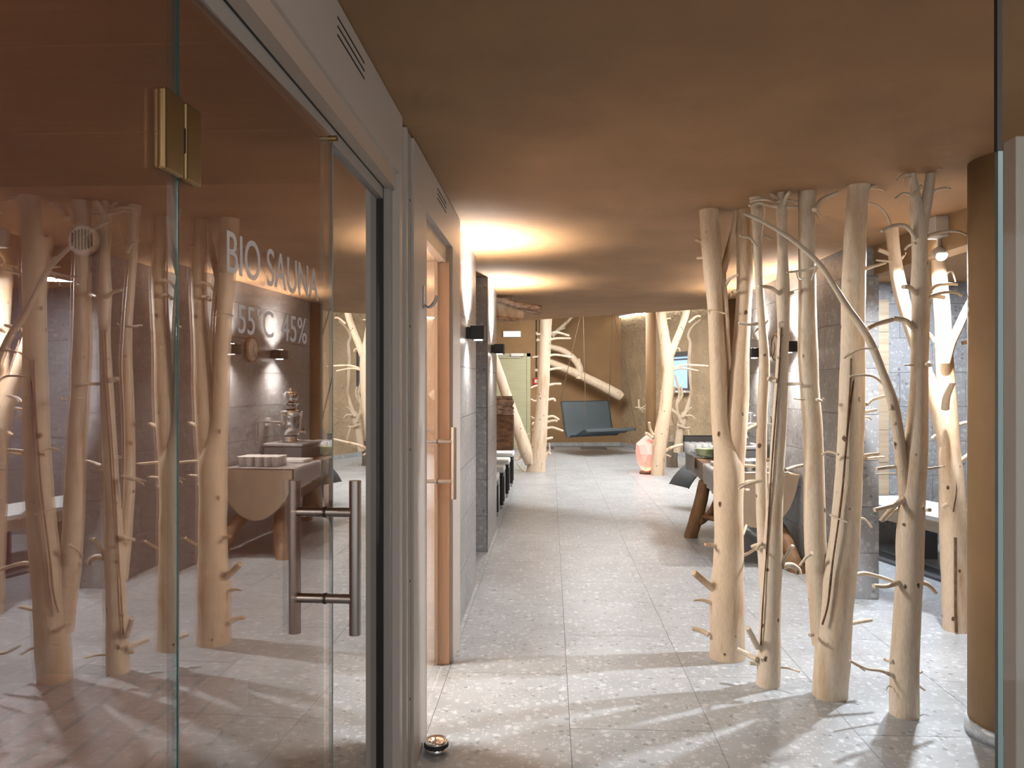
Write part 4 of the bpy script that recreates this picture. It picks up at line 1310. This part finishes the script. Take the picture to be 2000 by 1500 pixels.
# ------------------------------------------------------------------ hanging seats
def swing(label, c, ax, w, prof, mat, ropes_to, rope_at, th=0.035):
    """prof: (forward, up) points of the shell; ax: width direction in plan."""
    c = Vector(c)
    u = Vector((math.cos(ax), math.sin(ax), 0))
    f_ = Vector((u.y, -u.x, 0))
    t = thing('hanging_seat', label, 'swing seat', tuple(c), 'hanging seats in the hall')
    pr = catmull(prof, 6)
    bm = bmesh.new()
    rows = []
    for s in (-0.5, -0.45, 0.45, 0.5):
        rows.append([bm.verts.new(c + u * (w * s) + f_ * a + Vector((0, 0, b - (0.012 if abs(s) == 0.5 else 0)))) for a, b in pr])
    for r0, r1 in zip(rows, rows[1:]):
        for k in range(len(pr) - 1):
            f = bm.faces.new((r0[k], r0[k + 1], r1[k + 1], r1[k]))
            f.smooth = True
    bmesh.ops.solidify(bm, geom=bm.faces[:], thickness=th)
    obj('shell', bm, mat, t)
    for (s, k) in rope_at:
        a, b = pr[int(k * (len(pr) - 1))]
        p0 = c + u * (w * s) + f_ * a + Vector((0, 0, b))
        bm = bmesh.new()
        p1 = c + u * (w * s * 0.6) + Vector((0, 0, 0))
        rod(bm, p0, (p1.x, p1.y, ropes_to), 0.008, 6)
        obj('rope', bm, 'rope', t)
    return t
pc = W(1168, 842, 16.2)
swing('blue-grey hanging double seat in front of the back wall', (pc.x, pc.y, pc.z), math.radians(34), 1.32,
      [(-0.46, 0.64), (-0.40, 0.38), (-0.33, 0.08), (-0.22, -0.12), (-0.08, -0.06), (0.10, -0.04), (0.30, 0.05), (0.42, 0.08), (0.47, 0.02)], 'steel_blue', 3.16,
      [(-0.5, 0.0), (0.5, 0.0), (-0.5, 0.97), (0.5, 0.97)])
pc = W(1368, 915, 9.3)
swing('dark hanging lounger half hidden behind the log buffet', (pc.x, pc.y, pc.z), math.radians(-68), 0.46,
      [(-0.75, 0.50), (-0.52, 0.26), (-0.30, 0.12), (-0.12, 0.12), (0.06, 0.05), (0.22, -0.08), (0.31, -0.20)], 'dark_grey', 3.16,
      [(-0.5, 0.02), (0.5, 0.02)], 0.06)

# ------------------------------------------------------------------ green door, sign, alarm, window
YW = 17.5
dd = bpy.data.objects.new('door_1', None)
COL.objects.link(dd)
dd.location = (-0.85, YW, 0)
struct(dd)
xa, xb = W(940, 700, 17.45).x, W(1036, 700, 17.45).x
ztop = W(1000, 690, 17.45).z
obj('leaf', bx(xa + 0.09, xb - 0.09, YW - 0.03, YW, 0.005, ztop - 0.08), 'green_door', dd)
obj('frame', bx(xb - 0.085, xb, YW - 0.045, YW, 0, ztop), 'green_door', dd)
obj('frame', bx(xa, xa + 0.085, YW - 0.045, YW, 0, ztop), 'green_door', dd)
obj('frame', bx(xa, xb, YW - 0.045, YW, ztop - 0.075, ztop), 'green_door', dd)
obj('closer', rbox(xb - 0.45, xb - 0.16, YW - 0.10, YW - 0.046, ztop - 0.07, ztop + 0.0, 0.006), 'white', dd)
obj('closer_arm', bx(xb - 0.75, xb - 0.22, YW - 0.075, YW - 0.06, ztop - 0.10, ztop - 0.085), 'white', dd)
sg_a, sg_b = W(983, 657, 17.4), W(1016, 647, 17.4)
sg = thing('exit_sign', 'lit emergency sign above the pale green door', 'sign', (sg_a.x, YW, sg_a.z))
obj('case', bx(sg_a.x - 0.01, sg_b.x + 0.01, YW - 0.05, YW, sg_a.z - 0.01, sg_b.z + 0.01), 'white', sg)
obj('face', bx(sg_a.x, sg_b.x, YW - 0.054, YW - 0.05, sg_a.z, sg_b.z), 'sign', sg)
al_a, al_b = W(1041, 751, 17.4), W(1054, 738, 17.4)
al = thing('fire_alarm', 'small red fire alarm box beside the green door', 'alarm', (al_a.x, YW, al_a.z))
obj('case', rbox(al_a.x, al_b.x, YW - 0.05, YW, al_a.z, al_b.z, 0.008), 'red', al)
xm, zm = (al_a.x + al_b.x) / 2, (al_a.z + al_b.z) / 2
obj('pane', bx(xm - 0.035, xm + 0.035, YW - 0.056, YW - 0.05, zm - 0.035, zm + 0.035), 'white', al)
obj('button', bx(xm - 0.01, xm + 0.01, YW - 0.060, YW - 0.056, zm - 0.01, zm + 0.01), 'black', al)
bm = bmesh.new()
rod(bm, (xm, YW - 0.02, al_b.z - 0.005), (xm, YW - 0.02, 3.16), 0.014, 8)
obj('conduit', bm, 'black', al)

# window in the slanted hall wall
wd_ = (WB - WA).normalized()
nrm = Vector((wd_.y, -wd_.x, 0))          # outwards normal of the prism is the other way; faces the hall
def wall_t(px):
    # parameter along the wall seen at pixel column px
    r = W(px, 750, 1.0) - Vector((0, 0, CH))
    a = (WA.x * r.y - WA.y * r.x) / (wd_.y * r.x - wd_.x * r.y)
    return a
t0, t1 = wall_t(1306), wall_t(1346)
pm = WA + wd_ * ((t0 + t1) / 2)
dm = (pm.x * -ST + pm.y * CT)
zlo, zhi = CH + (750 - 758) / F * dm, CH + (750 - 697) / F * dm
wn = bpy.data.objects.new('window_1', None)
COL.objects.link(wn)
wn.location = (pm.x, pm.y, 0)
struct(wn)
def wbox(name, ta, tb, za, zb, o0, o1, mat):
    a, b = WA + wd_ * ta, WA + wd_ * tb
    pts = [a + nrm * o0, b + nrm * o0, b + nrm * o1, a + nrm * o1]
    return obj(name, prism([(v.x, v.y) for v in pts], za, zb), mat, wn)
wbox('pane', t0, t1, zlo, zhi, 0.004, 0.012, 'sky_pane')
wbox('frame', t0 - 0.06, t1 + 0.06, zhi, zhi + 0.10, 0.0, 0.04, 'slate')
wbox('frame', t0 - 0.06, t1 + 0.06, zlo - 0.05, zlo, 0.0, 0.04, 'slate')
wbox('frame', t0 - 0.06, t0, zlo, zhi, 0.0, 0.04, 'slate')
wbox('frame', t1, t1 + 0.06, zlo, zhi, 0.0, 0.04, 'slate')
wbox('frame', t0, t1, zhi - 0.07, zhi - 0.04, 0.012, 0.03, 'slate')
wbox('sill', t0 - 0.1, t1 + 0.1, zlo - 0.09, zlo - 0.05, 0.0, 0.14, 'white')
# LED cove at the top of the slanted wall
cv = thing('cove_light', 'white LED strip along the top of the relief wall', 'lamp', tuple(WA + Vector((0, 0, 3.1))))
a, b = WA + wd_ * 0.05, WA + wd_ * 6.5
pts = [a + nrm * 0.03, b + nrm * 0.03, b + nrm * 0.06, a + nrm * 0.06]
obj('strip', prism([(v.x, v.y) for v in pts], 3.10, 3.125), 'led', cv)
pts = [a + nrm * 0.0, b + nrm * 0.0, b + nrm * 0.09, a + nrm * 0.09]
obj('channel', prism([(v.x, v.y) for v in pts], 3.127, 3.159), 'white', cv)

# ------------------------------------------------------------------ glass leaf and frame at the right edge
e0 = W(1949, 750, 0.95)
rg = thing('glass_leaf', 'open clear glass leaf with pale edge at the right border', 'glass panel', (e0.x, e0.y, 0))
obj('pane', bx(e0.x + 0.006, e0.x + 0.75, e0.y, e0.y + 0.006, 0.02, 2.35), 'clear', rg)
obj('edge', bx(e0.x, e0.x + 0.006, e0.y - 0.0005, e0.y + 0.0065, 0.02, 1.792), 'edge_pale', rg)
obj('edge_dark_reflection', bx(e0.x - 0.001, e0.x + 0.005, e0.y - 0.0005, e0.y + 0.0065, 1.7925, 2.35), 'gasket', rg)  # dark reflection on the upper glass edge, modelled as a black strip
e1 = W(1984, 265, 1.75)
struct(obj('trim_8', rbox(e1.x, e1.x + 0.5, e1.y, e1.y + 0.05, 0, e1.z, 0.004), 'panel'))
